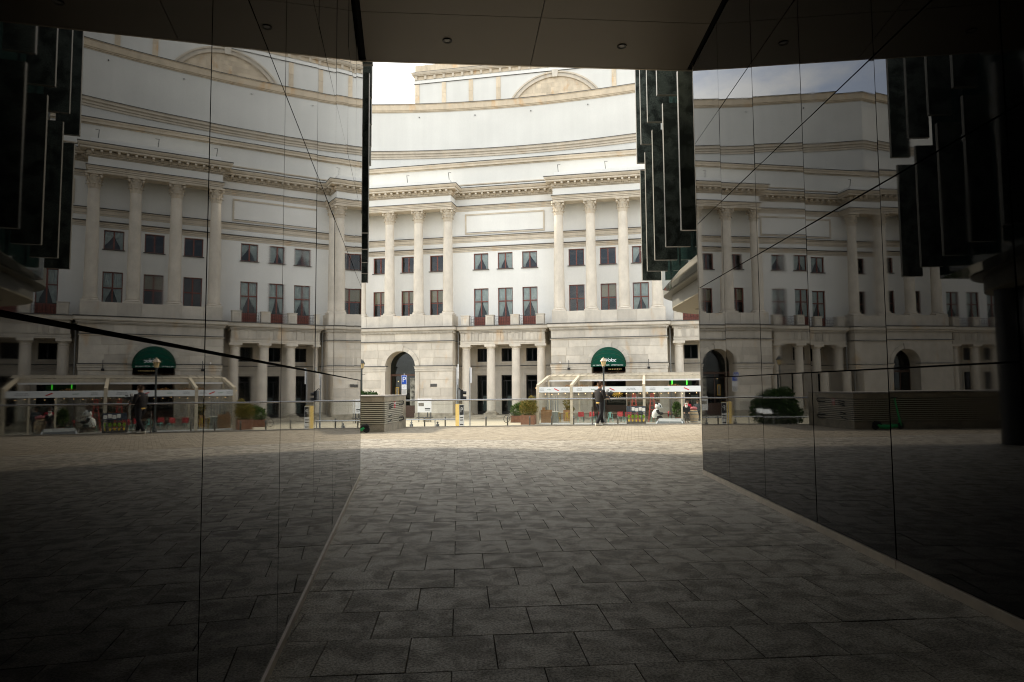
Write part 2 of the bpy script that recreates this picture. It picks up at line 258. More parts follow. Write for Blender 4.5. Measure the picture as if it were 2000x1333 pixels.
# ------------------------------------------------------------------ mesh helpers
class MB:
    def __init__(s): s.v = []; s.f = []
    def box(s, x0, x1, y0, y1, z0, z1):
        b = len(s.v)
        s.v += [(x0, y0, z0), (x1, y0, z0), (x1, y1, z0), (x0, y1, z0), (x0, y0, z1), (x1, y0, z1), (x1, y1, z1), (x0, y1, z1)]
        s.f += [(b, b+3, b+2, b+1), (b+4, b+5, b+6, b+7), (b, b+1, b+5, b+4), (b+1, b+2, b+6, b+5), (b+2, b+3, b+7, b+6), (b+3, b, b+4, b+7)]
        return s
    def obox(s, c, ax, ay, az):
        """oriented box: centre and three half-axis vectors"""
        c = Vector(c); ax = Vector(ax); ay = Vector(ay); az = Vector(az); b = len(s.v)
        for k in ((-1,-1,-1),(1,-1,-1),(1,1,-1),(-1,1,-1),(-1,-1,1),(1,-1,1),(1,1,1),(-1,1,1)):
            s.v.append(tuple(c + ax*k[0] + ay*k[1] + az*k[2]))
        s.f += [(b, b+3, b+2, b+1), (b+4, b+5, b+6, b+7), (b, b+1, b+5, b+4), (b+1, b+2, b+6, b+5), (b+2, b+3, b+7, b+6), (b+3, b, b+4, b+7)]
        return s
    def bar(s, a, b_, w, h=None):
        a = Vector(a); b_ = Vector(b_); d = b_ - a; u = d.normalized(); h = h or w
        up = Vector((0, 0, 1)) if abs(u.z) < 0.95 else Vector((0, 1, 0))
        r = u.cross(up).normalized(); n = r.cross(u).normalized()
        return s.obox((a + b_) / 2, d / 2, r * w / 2, n * h / 2)
    def quad(s, *p):
        b = len(s.v); s.v += [tuple(q) for q in p]; s.f.append(tuple(range(b, b + len(p)))); return s
    def prism(s, poly, z0, z1):
        b = len(s.v); n = len(poly); s.v += [(x, y, z0) for x, y in poly] + [(x, y, z1) for x, y in poly]
        s.f += [tuple(range(b + n - 1, b - 1, -1)), tuple(range(b + n, b + 2 * n))]
        for i in range(n): j = (i + 1) % n; s.f.append((b + i, b + j, b + n + j, b + n + i))
        return s
    def prism_y(s, poly, y0, y1):
        """polygon in x,z (counter-clockwise seen from -y) extruded along y"""
        b = len(s.v); n = len(poly); s.v += [(x, y0, z) for x, z in poly] + [(x, y1, z) for x, z in poly]
        s.f += [tuple(range(b, b + n)), tuple(range(b + 2 * n - 1, b + n - 1, -1))]
        for i in range(n): j = (i + 1) % n; s.f.append((b + j, b + i, b + n + i, b + n + j))
        return s
    def lathe(s, prof, n=20, c=(0, 0, 0), cap=True):
        b = len(s.v); m = len(prof)
        for r, z in prof:
            for k in range(n):
                a = 2 * pi * k / n; s.v.append((c[0] + r * cos(a), c[1] + r * sin(a), c[2] + z))
        for i in range(m - 1):
            for k in range(n):
                q = (k + 1) % n; s.f.append((b + i*n + k, b + i*n + q, b + (i+1)*n + q, b + (i+1)*n + k))
        if cap:
            s.f.append(tuple(b + k for k in range(n - 1, -1, -1))); s.f.append(tuple(b + (m-1)*n + k for k in range(n)))
        return s
    def tube(s, pts, r, n=8, cap=True, flat=1.0):
        """swept tube; r may be a list; flat squeezes the section along its second axis"""
        P = [Vector(p) for p in pts]; m = len(P); R = r if isinstance(r, (list, tuple)) else [r] * m; b = len(s.v)
        prev = None
        for i in range(m):
            d = (P[min(i + 1, m - 1)] - P[max(i - 1, 0)]).normalized()
            if prev is None:
                up = Vector((0, 0, 1)) if abs(d.z) < 0.9 else Vector((1, 0, 0)); a = d.cross(up).normalized()
            else:
                a = (prev - d * prev.dot(d)).normalized()
            prev = a; c = d.cross(a).normalized()
            for k in range(n):
                t = 2 * pi * k / n; s.v.append(tuple(P[i] + a * R[i] * cos(t) + c * R[i] * flat * sin(t)))
        for i in range(m - 1):
            for k in range(n):
                q = (k + 1) % n; s.f.append((b + i*n + k, b + i*n + q, b + (i+1)*n + q, b + (i+1)*n + k))
        if cap:
            s.f.append(tuple(b + k for k in range(n - 1, -1, -1))); s.f.append(tuple(b + (m-1)*n + k for k in range(n)))
        return s
    def rings(s, rings, n=14):
        """loft of ellipses: each ring = (centre, rx vector, ry vector)"""
        b = len(s.v); m = len(rings)
        for c, ax, ay in rings:
            c = Vector(c); ax = Vector(ax); ay = Vector(ay)
            for k in range(n):
                t = 2 * pi * k / n; s.v.append(tuple(c + ax * cos(t) + ay * sin(t)))
        for i in range(m - 1):
            for k in range(n):
                q = (k + 1) % n; s.f.append((b + i*n + k, b + i*n + q, b + (i+1)*n + q, b + (i+1)*n + k))
        s.f.append(tuple(b + k for k in range(n - 1, -1, -1))); s.f.append(tuple(b + (m-1)*n + k for k in range(n)))
        return s
    def ball(s, c, rx, ry=None, rz=None, n=14, m=9):
        ry = ry or rx; rz = rz or rx
        return s.rings([((c[0], c[1], c[2] - rz * cos(pi * (i + 0.12) / (m - 1 + 0.24))), (rx * sin(pi * (i + 0.12) / (m - 1 + 0.24)), 0, 0), (0, ry * sin(pi * (i + 0.12) / (m - 1 + 0.24)), 0)) for i in range(m)], n)
    def sweep(s, path, prof, ends=True):
        """moulding: profile (out, z) carried along a plan path with mitred corners; outward is right of travel turned to -y for +x travel"""
        P = [Vector((p[0], p[1])) for p in path]; m = len(P); k = len(prof); b = len(s.v)
        for i in range(m):
            ns = []
            if i > 0: d = (P[i] - P[i-1]).normalized(); ns.append(Vector((d.y, -d.x)))
            if i < m - 1: d = (P[i+1] - P[i]).normalized(); ns.append(Vector((d.y, -d.x)))
            if len(ns) == 2:
                q = ns[0] + ns[1]; nn = q / max(q.dot(ns[0]), 0.05)
            else: nn = ns[0]
            for o, z in prof: s.v.append((P[i].x + nn.x * o, P[i].y + nn.y * o, z))
        for i in range(m - 1):
            for j in range(k - 1):
                s.f.append((b + i*k + j, b + (i+1)*k + j, b + (i+1)*k + j + 1, b + i*k + j + 1))
        if ends:
            s.f.append(tuple(b + j for j in range(k - 1, -1, -1))); s.f.append(tuple(b + (m-1)*k + j for j in range(k)))
        return s
    def mesh(s, name):
        me = bpy.data.meshes.new(name); me.from_pydata(s.v, [], s.f); me.update(); return me
    def build(s, name, mat, parent=None, loc=(0, 0, 0), smooth=False, rz=0.0):
        return put(name, s.mesh(name), mat, parent, loc, smooth, rz)
def put(name, me, mat, parent=None, loc=(0, 0, 0), smooth=False, rz=0.0):
    if mat is not None and not me.materials: me.materials.append(mat)
    if smooth:
        for p in me.polygons: p.use_smooth = True
        try: me.set_sharp_from_angle(angle=radians(40))
        except Exception: pass
    o = bpy.data.objects.new(name, me); COL.objects.link(o); o.location = loc; o.rotation_euler = (0, 0, rz)
    if parent: o.parent = parent
    return o
def share(name, src, parent=None, loc=(0, 0, 0), rz=0.0, scale=None):
    o = bpy.data.objects.new(name, src.data if hasattr(src, 'data') else src); COL.objects.link(o); o.location = loc; o.rotation_euler = (0, 0, rz)
    if scale: o.scale = scale
    if parent: o.parent = parent
    return o
def empty(name, loc=(0, 0, 0), rz=0.0):
    o = bpy.data.objects.new(name, None); COL.objects.link(o); o.location = loc; o.rotation_euler = (0, 0, rz); o.empty_display_size = 0.2; return o
def tag(o, label, cat, group=None):
    o['label'] = label; o['category'] = cat
    if group: o['group'] = group
    return o
def structure(o, label=None):
    o['kind'] = 'structure'
    if label: o['label'] = label
    return o
def stuff(o): o['kind'] = 'stuff'; return o
def copy_tree(o, parent=None):
    c = o.copy(); COL.objects.link(c); c.parent = parent
    for ch in o.children: copy_tree(ch, c)
    return c
def text_mesh(body, size, depth=0.0, shear=0.0, align='CENTER', spacing=1.0):
    cu = bpy.data.curves.new('lettering', 'FONT'); cu.body = body; cu.size = size; cu.extrude = depth; cu.shear = shear; cu.align_x = align; cu.align_y = 'CENTER'
    cu.space_character = spacing; cu.resolution_u = 3
    o = bpy.data.objects.new('lettering', cu); COL.objects.link(o)
    bpy.context.view_layer.update()
    me = bpy.data.meshes.new_from_object(o.evaluated_get(bpy.context.evaluated_depsgraph_get()))
    bpy.data.objects.remove(o); bpy.data.curves.remove(cu)
    return me
def text_on(body, size, fn, mat, parent, name='lettering', shear=0.0, spacing=1.0):
    """flat lettering; fn maps letter x,y to a point of the parent's space"""
    me = text_mesh(body, size, 0.0, shear, spacing=spacing)
    for v in me.vertices: v.co = fn(v.co.x, v.co.y)
    me.update()
    return put(name, me, mat, parent)
def foliage(name, mat, parent, ells, n, size, seed=1, loc=(0, 0, 0), shell=0.35):
    rnd = random.Random(seed); mb = MB()
    tot = sum(e[3] * e[4] * e[5] for e in ells)
    for (cx, cy, cz, rx, ry, rz) in ells:
        k = int(n * rx * ry * rz / tot) + 1
        for _ in range(k):
            while True:
                p = Vector((rnd.uniform(-1, 1), rnd.uniform(-1, 1), rnd.uniform(-1, 1)))
                if shell < p.length < 1: break
            q = p.normalized(); rr = p.length * (0.86 + 0.22 * rnd.random()); c = Vector((cx + q.x * rr * rx, cy + q.y * rr * ry, cz + q.z * rr * rz))
            d = (q + Vector((rnd.gauss(0, .6), rnd.gauss(0, .6), rnd.gauss(0.2, .6)))).normalized()
            sd_ = d.cross(Vector((rnd.gauss(0, 1), rnd.gauss(0, 1), rnd.gauss(0, 1)))).normalized(); l_ = size * rnd.uniform(.7, 1.5); ww = l_ * .32
            t = d.cross(sd_) * l_ * .12
            mb.quad(c - d * l_ * .5, c + sd_ * ww + t, c + d * l_ * .5, c - sd_ * ww + t)
    return mb.build(name, mat, parent, loc)
ORD = ['first', 'second', 'third', 'fourth', 'fifth', 'sixth', 'seventh', 'eighth', 'ninth', 'tenth', 'eleventh', 'twelfth', 'thirteenth', 'fourteenth']

# ================================================================== ground
GA = radians(4.5)                                    # plaza grid is turned 4.5 degrees to the view
def P2W(u, v): return (u * cos(GA) - v * sin(GA), u * sin(GA) + v * cos(GA))
def W2P(x, y): return (x * cos(GA) + y * sin(GA), -x * sin(GA) + y * cos(GA))
ST = -1.5                                            # street level
street = structure(MB().box(-500, 500, -400, 900, ST - 1, ST - 0.004).build('street', M['pave']), 'pale street ground around the theatre')
structure(MB().box(-160, 160, 34.0, 47.0, ST - 0.003, ST + 0.0).build('road', M['asphalt'], rz=radians(-3)))
kb = structure(MB().box(-160, 160, 0, 0.3, ST, ST + 0.12).build('kerb', M['kerb'], loc=(0, 48.2, 0), rz=radians(-3)))
plaza = structure(MB().prism([P2W(-60, -60), P2W(40, -60), P2W(40, 28.86), P2W(-60, 28.86)], ST - 0.5, -0.045).build('plaza', M['bed']), 'raised plaza paved with slabs and beige pavers')
# paver field boundary: straight line at -10.2 degrees through (0, 21.2)
BD = Vector((cos(radians(-10.2)), sin(radians(-10.2)))); BN = Vector((-BD.y, BD.x)); BO = Vector((0.0, 21.2))
def clip(poly, o, n):                                # keep side where (p-o).n <= 0
    out = []
    for i in range(len(poly)):
        a = Vector(poly[i]); b = Vector(poly[(i + 1) % len(poly)]); da = (a - o).dot(n); db = (b - o).dot(n)
        if da <= 0: out.append((a.x, a.y))
        if (da < 0 < db) or (db < 0 < da):
            t = da / (da - db); q = a + (b - a) * t; out.append((q.x, q.y))
    return out
def slab_mesh(name, wx, wy, ch=0.004, th=0.045):
    mb = MB(); x, y = wx / 2, wy / 2
    for (a, b, z) in ((x, y, -th), (x, y, -ch), (x - ch, y - ch, 0)):
        mb.v += [(-a, -b, z), (a, -b, z), (a, b, z), (-a, b, z)]
    for k in (0, 4):
        for i in range(4): j = (i + 1) % 4; mb.f.append((k + i, k + j, k + 4 + j, k + 4 + i))
    mb.f.append((8, 9, 10, 11)); return mb.mesh(name)
SU, SV = 0.5425, 0.553
slab_me = slab_mesh('slab', SU - 0.005, SV - 0.005, 0.002); slab_me.materials.append(M['slab'])
cells = []
r0 = W2P(-0.36, 4.05)
for j in range(-60, 46):
    v0 = r0[1] + j * SV
    off = (W2P(-0.64, 4.06)[0]) + (SU / 2 if j % 2 else 0)
    for i in range(-52, 46):
        u0 = off + i * SU; cx, cy = P2W(u0 + SU / 2, v0 + SV / 2)
        if cy < -27 or cx < -19 or cx > 17: continue
        if cy < 12.4 and (cx < -1.1 - 0.1652 * cy or cx > 3.7 + .0222 * cy): continue
        if (Vector((cx, cy)) - BO).dot(BN) > 0.5: continue
        cells.append((cx, cy, u0, v0))
def in_view(c):
    x, y = c[0], c[1]
    if y < 2.6 or abs(x / y) > 0.8: return False
    if y < 12.6: return -0.74 - 0.1652 * y - 0.2 < x < 3.27 + 0.0222 * y + 0.2
    return -0.226 * y < x < 0.285 * y
vis = sorted([c for c in cells if in_view(c) and (Vector((c[0], c[1])) - BO).dot(BN) < -0.45], key=lambda c: c[0]**2 + c[1]**2)[:300]
vset = set((c[2], c[3]) for c in vis)
for k, (cx, cy, u0, v0) in enumerate(vis):
    o = share('slab', slab_me, plaza, (cx, cy, random.uniform(-0.0016, 0.0016)), GA)
    o.rotation_euler = (random.gauss(0, 0.0016), random.gauss(0, 0.0016), GA + random.gauss(0, 0.0012))
mb = MB(); pid = []
for (cx, cy, u0, v0) in cells:
    if (u0, v0) in vset: continue
    g_ = 0.003; poly = [P2W(u0 + g_, v0 + g_), P2W(u0 + SU - g_, v0 + g_), P2W(u0 + SU - g_, v0 + SV - g_), P2W(u0 + g_, v0 + SV - g_)]
    poly = clip(poly, BO, BN)
    if len(poly) < 3: continue
    n0 = len(mb.f); mb.prism(poly, -0.045, random.uniform(-0.003, 0.0015)); pid += [random.random() * 100] * (len(mb.f) - n0)
me = mb.mesh('slab_field'); at_ = me.attributes.new('piece', 'FLOAT', 'FACE'); at_.data.foreach_set('value', pid)
stuff(put('slab_field', me, M['slab'], plaza))
# small beige pavers up to the plaza edge
structure(MB().prism([P2W(-45, 17.2), P2W(30, 17.2), P2W(30, 28.84), P2W(-45, 28.84)], -0.043, -0.018).build('paver_bed', M['bed2'], plaza))
mb = MB(); pid = []
pa = radians(-10.2 + 45 * 0); e1 = BD; e2 = BN; PW, PL = 0.118, 0.235
for j in range(0, 110):
    for i in range(-95, 75):
        q = BO + e1 * ((i + (0.5 if j % 2 else 0)) * PL) + e2 * (0.008 + j * PW)
        u, v = W2P(q.x, q.y)
        if v > 28.80 or u < -16 or u > 14 or q.y < 13: continue
        h_ = random.uniform(-0.003, 0.002); a = q + e1 * 0.004 + e2 * 0.004; b = q + e1 * (PL - 0.004) + e2 * 0.004; c = q + e1 * (PL - 0.004) + e2 * (PW - 0.004); d = q + e1 * 0.004 + e2 * (PW - 0.004)
        b0 = len(mb.v); mb.v += [(p.x, p.y, -0.02) for p in (a, b, c, d)] + [(p.x, p.y, h_) for p in (a, b, c, d)]
        mb.f += [(b0 + 4, b0 + 5, b0 + 6, b0 + 7), (b0, b0 + 1, b0 + 5, b0 + 4), (b0 + 1, b0 + 2, b0 + 6, b0 + 5), (b0 + 2, b0 + 3, b0 + 7, b0 + 6), (b0 + 3, b0, b0 + 4, b0 + 7)]
        pid += [random.random() * 100] * 5
me = mb.mesh('paver_field'); at_ = me.attributes.new('piece', 'FLOAT', 'FACE'); at_.data.foreach_set('value', pid)
stuff(put('paver_field', me, M['paver'], plaza))
MB().prism([P2W(-45, 28.82), P2W(30, 28.82), P2W(30, 28.95), P2W(-45, 28.95)], -0.4, 0.012).build('edging', M['kerb'], plaza)

# ================================================================== office building with the passage
office = tag(empty('office_building'), 'dark office building whose black glass passage frames the whole view', 'building')
def wall_frame(foot, ang, side):
    dr = Vector((sin(ang), cos(ang))); nin = Vector((cos(ang), -sin(ang))) * (-side)     # nin points into the passage
    return Vector(foot), dr, nin
AR, AL = radians(1.2717), radians(-9.3805)
RW = wall_frame((cos(AR) * 3.2731, -sin(AR) * 3.2731), AR, 1)
LW = wall_frame((-cos(AL) * 0.7475, sin(AL) * 0.7475), AL, -1)
def wall_panels(F, ts, zs, rz_face, tilt_seed, mat):
    foot, dr, nin = F; rnd = random.Random(tilt_seed); cache = {}
    for i in range(len(ts) - 1):
        t1, t0 = ts[i], ts[i + 1]
        for k in range(len(zs) - 1):
            w_, h_ = t1 - t0 - 0.014, zs[k + 1] - zs[k] - 0.014
            key = (round(w_, 3), round(h_, 3))
            if key not in cache:
                me = MB().box(-w_ / 2, w_ / 2, 0.0, 0.016, -h_ / 2, h_ / 2).mesh('wall_panel'); me.materials.append(mat); cache[key] = me
            c = foot + dr * ((t0 + t1) / 2)
            o = share('wall_panel', cache[key], office, (c.x, c.y, (zs[k] + zs[k + 1]) / 2))
            s_ = radians(0.085 if i < 4 else 0.03)
            o.rotation_euler = (rnd.gauss(0, s_), 0, rz_face + rnd.gauss(0, s_))
tR = [12.78 - 1.648 * k for k in range(26)]  # unseen stretch behind the camera lengthened to cut light from the back opening
tL = [12.95, 11.17] + [11.17 - 1.683 * k for k in range(1, 25)]
zR = [0.085, 1.79, 3.49, 4.72, 6.29, 7.86]; zL = [0.06, 1.797, 3.565, 4.95, 6.45, 7.86]
wall_panels(RW, tR, zR, atan2(RW[2].y, RW[2].x) + pi / 2, 3, M['panel_r'])          # local -y faces the passage
wall_panels(LW, tL, zL, atan2(LW[2].y, LW[2].x) + pi / 2, 5, M['panel'])
for F, ts, hh in ((RW, tR, 0.085), (LW, tL, 0.06)):
    foot, dr, nin = F
    a = foot + dr * (ts[-1] - 0.3); b = foot + dr * (ts[0] - 0.012)
    c1, c2 = a - nin * 0.024, b - nin * 0.024; c3, c4 = b - nin * 0.3, a - nin * 0.3
    MB().prism([tuple(c1), tuple(c2), tuple(c3), tuple(c4)] if (c2 - c1).cross(c3 - c2) > 0 else [tuple(c4), tuple(c3), tuple(c2), tuple(c1)], -0.05, 7.98).build('panel_backing', M['gap'], office)
    for i in range(len(ts) - 1):
        p = foot + dr * (ts[i] - 0.004); q = foot + dr * (ts[i + 1] + 0.004); m_ = (p + q) / 2 - nin * 0.004
        MB().obox((m_.x, m_.y, hh / 2 - 0.02), (dr.x * (ts[i] - ts[i+1] - 0.008) / 2, dr.y * (ts[i] - ts[i+1] - 0.008) / 2, 0), (nin.x * 0.016, nin.y * 0.016, 0), (0, 0, hh / 2 + 0.014)).build('skirting', M['skirt'], office)
    e = foot + dr * (ts[0] + 0.012)
    MB().obox((e.x - nin.x * 0.03, e.y - nin.y * 0.03, 3.95), (dr.x * 0.012, dr.y * 0.012, 0), (nin.x * 0.034, nin.y * 0.034, 0), (0, 0, 3.95)).build('edge_trim', M['edge'], office)
# ceiling panels with black joints, recessed downlights
CZ = 7.9
us = [-8.2, -5.0, -1.8, 1.4, 4.6, 7.8]; vs_ = [12.65 - 1.7 * k for k in range(25)]
for i in range(len(us) - 1):
    for j in range(len(vs_) - 1):
        poly = [P2W(us[i] + .006, vs_[j+1] + .006), P2W(us[i+1] - .006, vs_[j+1] + .006), P2W(us[i+1] - .006, vs_[j] - .006), P2W(us[i] + .006, vs_[j] - .006)]
        poly = clip(poly, RW[0] + RW[2] * 0.05, -RW[2])
        if len(poly) > 2: poly = clip(poly, LW[0] + LW[2] * 0.07, -LW[2])
        if len(poly) < 3: continue
        ar = abs(sum(poly[k][0] * poly[(k+1) % len(poly)][1] - poly[(k+1) % len(poly)][0] * poly[k][1] for k in range(len(poly)))) / 2
        if ar < 0.02: continue
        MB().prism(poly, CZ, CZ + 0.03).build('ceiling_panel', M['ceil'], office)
        cu, cv = (us[i] + us[i+1]) / 2, (vs_[j] + vs_[j+1]) / 2
        cx, cy = P2W(cu, cv); c = Vector((cx, cy))
        if (c - RW[0]).dot(RW[2]) > 0.2 and (c - LW[0]).dot(LW[2]) > 0.2 and j % 3 == 0:
            dl = MB().lathe([(0.045, 0.0), (0.085, -0.012), (0.088, 0.004), (0.045, 0.004)], 18, cap=False).build('downlight', M['lamp_dark'], office, (cx, cy, CZ - 0.004))
            MB().lathe([(0.046, 0.0), (0.046, 0.003)], 18).build('lens', M['lamp_lens'], dl, (0, 0, -0.002))
MB().prism([P2W(-9, -28.2), P2W(9, -28.2), P2W(9, 12.69), P2W(-9, 12.69)], CZ + 0.034, CZ + 0.12).build('ceiling_backing', M['gap'], office)
MB().prism([P2W(-5.4, 12.655), P2W(7.0, 12.655), P2W(7.0, 12.70), P2W(-5.4, 12.70)], CZ - 0.002, CZ + 0.4).build('soffit_trim', M['edge'], office)
MB().prism([P2W(-40, -28.2), P2W(34, -28.2), P2W(34, 12.62), P2W(-40, 12.62)], CZ + 0.13, 13.2).build('upper_storeys', M['mass'], office)  # unseen mass, kept low so more skylight reaches plaza and theatre
a = RW[0] - RW[2] * 0.3
MB().prism([(a.x + RW[1].x * -28, a.y + RW[1].y * -28), P2W(30, -28.1), P2W(30, 12.5), (a.x + RW[1].x * 12.6, a.y + RW[1].y * 12.6)], -0.03, CZ + 0.05).build('side_wing', M['mass'], office)
a = LW[0] - LW[2] * 0.3
MB().prism([P2W(-34, -28.1), (a.x + LW[1].x * -27.0, a.y + LW[1].y * -27.0), (a.x + LW[1].x * 12.7, a.y + LW[1].y * 12.7), P2W(-34, 12.5)], -0.03, CZ + 0.05).build('side_wing', M['mass'], office)
# wings beyond the passage mouth: curtain wall, stone fins in staggered tiers, rounded canopies
MB().prism([(4.21, 12.75), (30, 12.75), (30, 22.5), (8.0, 22.6), (5.8, 21.9), (4.74, 21.0), (4.37, 17.3), (4.22, 14.5)], 4.65, 13.0).build('curtain_wall', M['facade_glass'], office)
MB().prism([(7.6, 12.75), (30, 12.75), (30, 21.0), (9.5, 21.0)], -0.03, 4.3).build('ground_floor', M['facade_glass'], office)
MB().prism([(-30, 12.75), (-3.42, 12.75), (-4.85, 19.5), (-6.6, 19.7), (-30, 19.8)], 4.65, 13.0).build('curtain_wall', M['facade_glass'], office)
MB().prism([(-30, 12.75), (-5.3, 12.75), (-6.9, 17.9), (-30, 18.2)], -0.03, 4.3).build('ground_floor', M['facade_glass'], office)
FD, FT = 0.58, 0.095
fin_cache = {}
def fin(x_edge, d, z0, z1, side):
    h_ = round(z1 - z0, 3)
    if (h_, side) not in fin_cache:
        me = MB().box(0.006, FD, 0, FT, 0.006, h_).mesh('stone_fin') if side > 0 else MB().box(-FD, -0.006, 0, FT, 0.006, h_).mesh('stone_fin')
        me.materials.append(M['granite'])
        x0, x1 = (-0.004, 0.0055) if side > 0 else (-0.0055, 0.004)
        ed = MB().box(x0, x1, -0.003, FT + 0.003, 0, h_ + 0.003).mesh('polished_edge'); ed.materials.append(M['fin_edge'])
        bt = (MB().box(0.006, FD, -0.003, FT + 0.003, -0.005, 0.0055) if side > 0 else MB().box(-FD, -0.006, -0.003, FT + 0.003, -0.005, 0.0055)).mesh('polished_edge'); bt.materials.append(M['fin_edge'])
        fin_cache[(h_, side)] = (me, ed, bt)
    me, ed, bt = fin_cache[(h_, side)]
    o = share('stone_fin', me, office, (x_edge, d, z0)); share('polished_edge', ed, o); share('polished_edge', bt, o)
RX = lambda d: 3.60 + 0.02 * (d - 14) + 0.0075 * (d - 14) ** 2
LX = lambda d: -0.2158 * d
for side, fx in ((1, RX), (-1, LX)):
    for k in range(5):
        d = 14.0 + 1.675 * k
        if side < 0 and False: continue
        fin(fx(d), d, 4.93, 8.40, side)
        fin(fx(d + 0.32) - (0.07 * side), d + 0.32, 8.75, 12.2, side)
def arc(cx, cy, r, a0, a1, n=10): return [(cx + r * cos(radians(a0 + (a1 - a0) * k / n)), cy + r * sin(radians(a0 + (a1 - a0) * k / n))) for k in range(n + 1)]
def canopy(outer, inner):
    c = MB().prism(outer, 4.62, 5.2).build('canopy', M['canopy'], office)
    MB().prism([(x * 1.0, y) for x, y in inner], 4.235, 4.615).build('fascia_ring', M['canopy'], c)
    MB().prism(inner, 4.2, 4.23).build('soffit', M['soffit'], c)
    return c
ro = [(30, 12.8), (30, 24.6)] + arc(7.9, 21.7, 2.9, 90, 178, 14) + [(4.72, 12.8)]
ri = [(30, 12.8), (30, 24.3)] + arc(7.9, 21.7, 2.62, 90, 178, 14) + [(5.0, 12.8)]
def rounded(poly): return poly
cR = canopy(ro, ri)
for (x, y) in ((6.2, 22.3), (6.2, 20.6), (6.2, 18.9), (7.6, 23.3), (6.2, 17.2)):
    MB().lathe([(0.06, -0.006), (0.09, -0.008), (0.09, 0.0)], 14).build('downlight', M['lamp_dark'], cR, (x, y, 4.196))
lo = [(-4.05, 12.8), (-5.05, 17.4)] + arc(-8.0, 18.0, 2.75, 2, 90, 14) + [(-30, 20.9), (-30, 12.8)]
li = [(-4.35, 12.8), (-5.35, 17.4)] + arc(-8.0, 18.0, 2.45, 2, 90, 14) + [(-30, 20.6), (-30, 12.8)]
canopy(lo, li)
MB().lathe([(0.36, 0), (0.36, 4.2)], 28).build('round_column', M['dark_steel'], office, (-6.15, 18.6, 0), True)
MB().lathe([(0.36, 0), (0.36, 4.2)], 28).build('round_column', M['dark_steel'], office, (8.6, 22.6, 0), True)

# ================================================================== theatre (local x = along the front, local y = into the building)
TH = tag(empty('theatre_building', (0, 67.675, 0), radians(-11.3)), 'monumental white and cream stone theatre with colonnaded pavilions behind the street', 'building')
def T2W(s, d, z=0.0):
    a = radians(-11.3); return (s * cos(a) - d * sin(a), 67.675 + s * sin(a) + d * cos(a), z)
PC = [-33.3, -11.88, 9.6, 31.0]                     # pavilion axes
MC = [-44.0, -22.55, -1.15, 20.3]                   # recessed bays between them
S0, S1 = -54.6, 36.6
WD = 2.4
def plan(front, back, half, s0=S0, s1=S1):
    p = [(s0, back)]
    for c in PC: p += [(c - half, back), (c - half, front), (c + half, front), (c + half, back)]
    p.append((s1, back))
    # last pavilion runs off to the right end
    return [q for q in p if q[0] <= s1] if p[-2][0] <= s1 else p[:-2] + [(p[-3][0], back)]
def wall_mesh(mb, s0, s1, z0, z1, d, ops, rev=0.28):
    """flat wall with rectangular openings (s0,s1,z0,z1) and their reveals"""
    xs = sorted(set([s0, s1] + [v for o in ops for v in (o[0], o[1])])); zs = sorted(set([z0, z1] + [v for o in ops for v in (o[2], o[3])]))
    for i in range(len(xs) - 1):
        for k in range(len(zs) - 1):
            cx, cz = (xs[i] + xs[i+1]) / 2, (zs[k] + zs[k+1]) / 2
            if any(o[0] < cx < o[1] and o[2] < cz < o[3] for o in ops): continue
            mb.quad((xs[i], d, zs[k]), (xs[i+1], d, zs[k]), (xs[i+1], d, zs[k+1]), (xs[i], d, zs[k+1]))
    for a, b, c, e in ops:
        mb.quad((a, d, c), (a, d + rev, c), (a, d + rev, e), (a, d, e)); mb.quad((b, d + rev, c), (b, d, c), (b, d, e), (b, d + rev, e))
        mb.quad((a, d, e), (a, d + rev, e), (b, d + rev, e), (b, d, e)); mb.quad((a, d + rev, c), (a, d, c), (b, d, c), (b, d + rev, c))
win_cache = {}
def curtain_mesh(w_, z0, z1, side, spread, top=1.0):
    """gathered tie-back curtain, pleated, swept to one side"""
    mb = MB(); n, m = 14, 9; h_ = z1 - z0
    for j in range(m + 1):
        t = j / m; zz = z1 - h_ * t
        if t < 0.78: f = top + (spread - top) * (t / 0.78) ** 1.4
        else: f = spread * (1 - 0.25 * (t - 0.78) / 0.22)
        for i in range(n + 1):
            u = i / n; x = side * (w_ / 2 - u * w_ * f); mb.v.append((x, 0.02 * cos(i * pi), zz))
    for j in range(m):
        for i in range(n):
            a = j * (n + 1) + i; mb.f.append((a, a + 1, a + n + 2, a + n + 1))
    return mb.mesh('curtain')
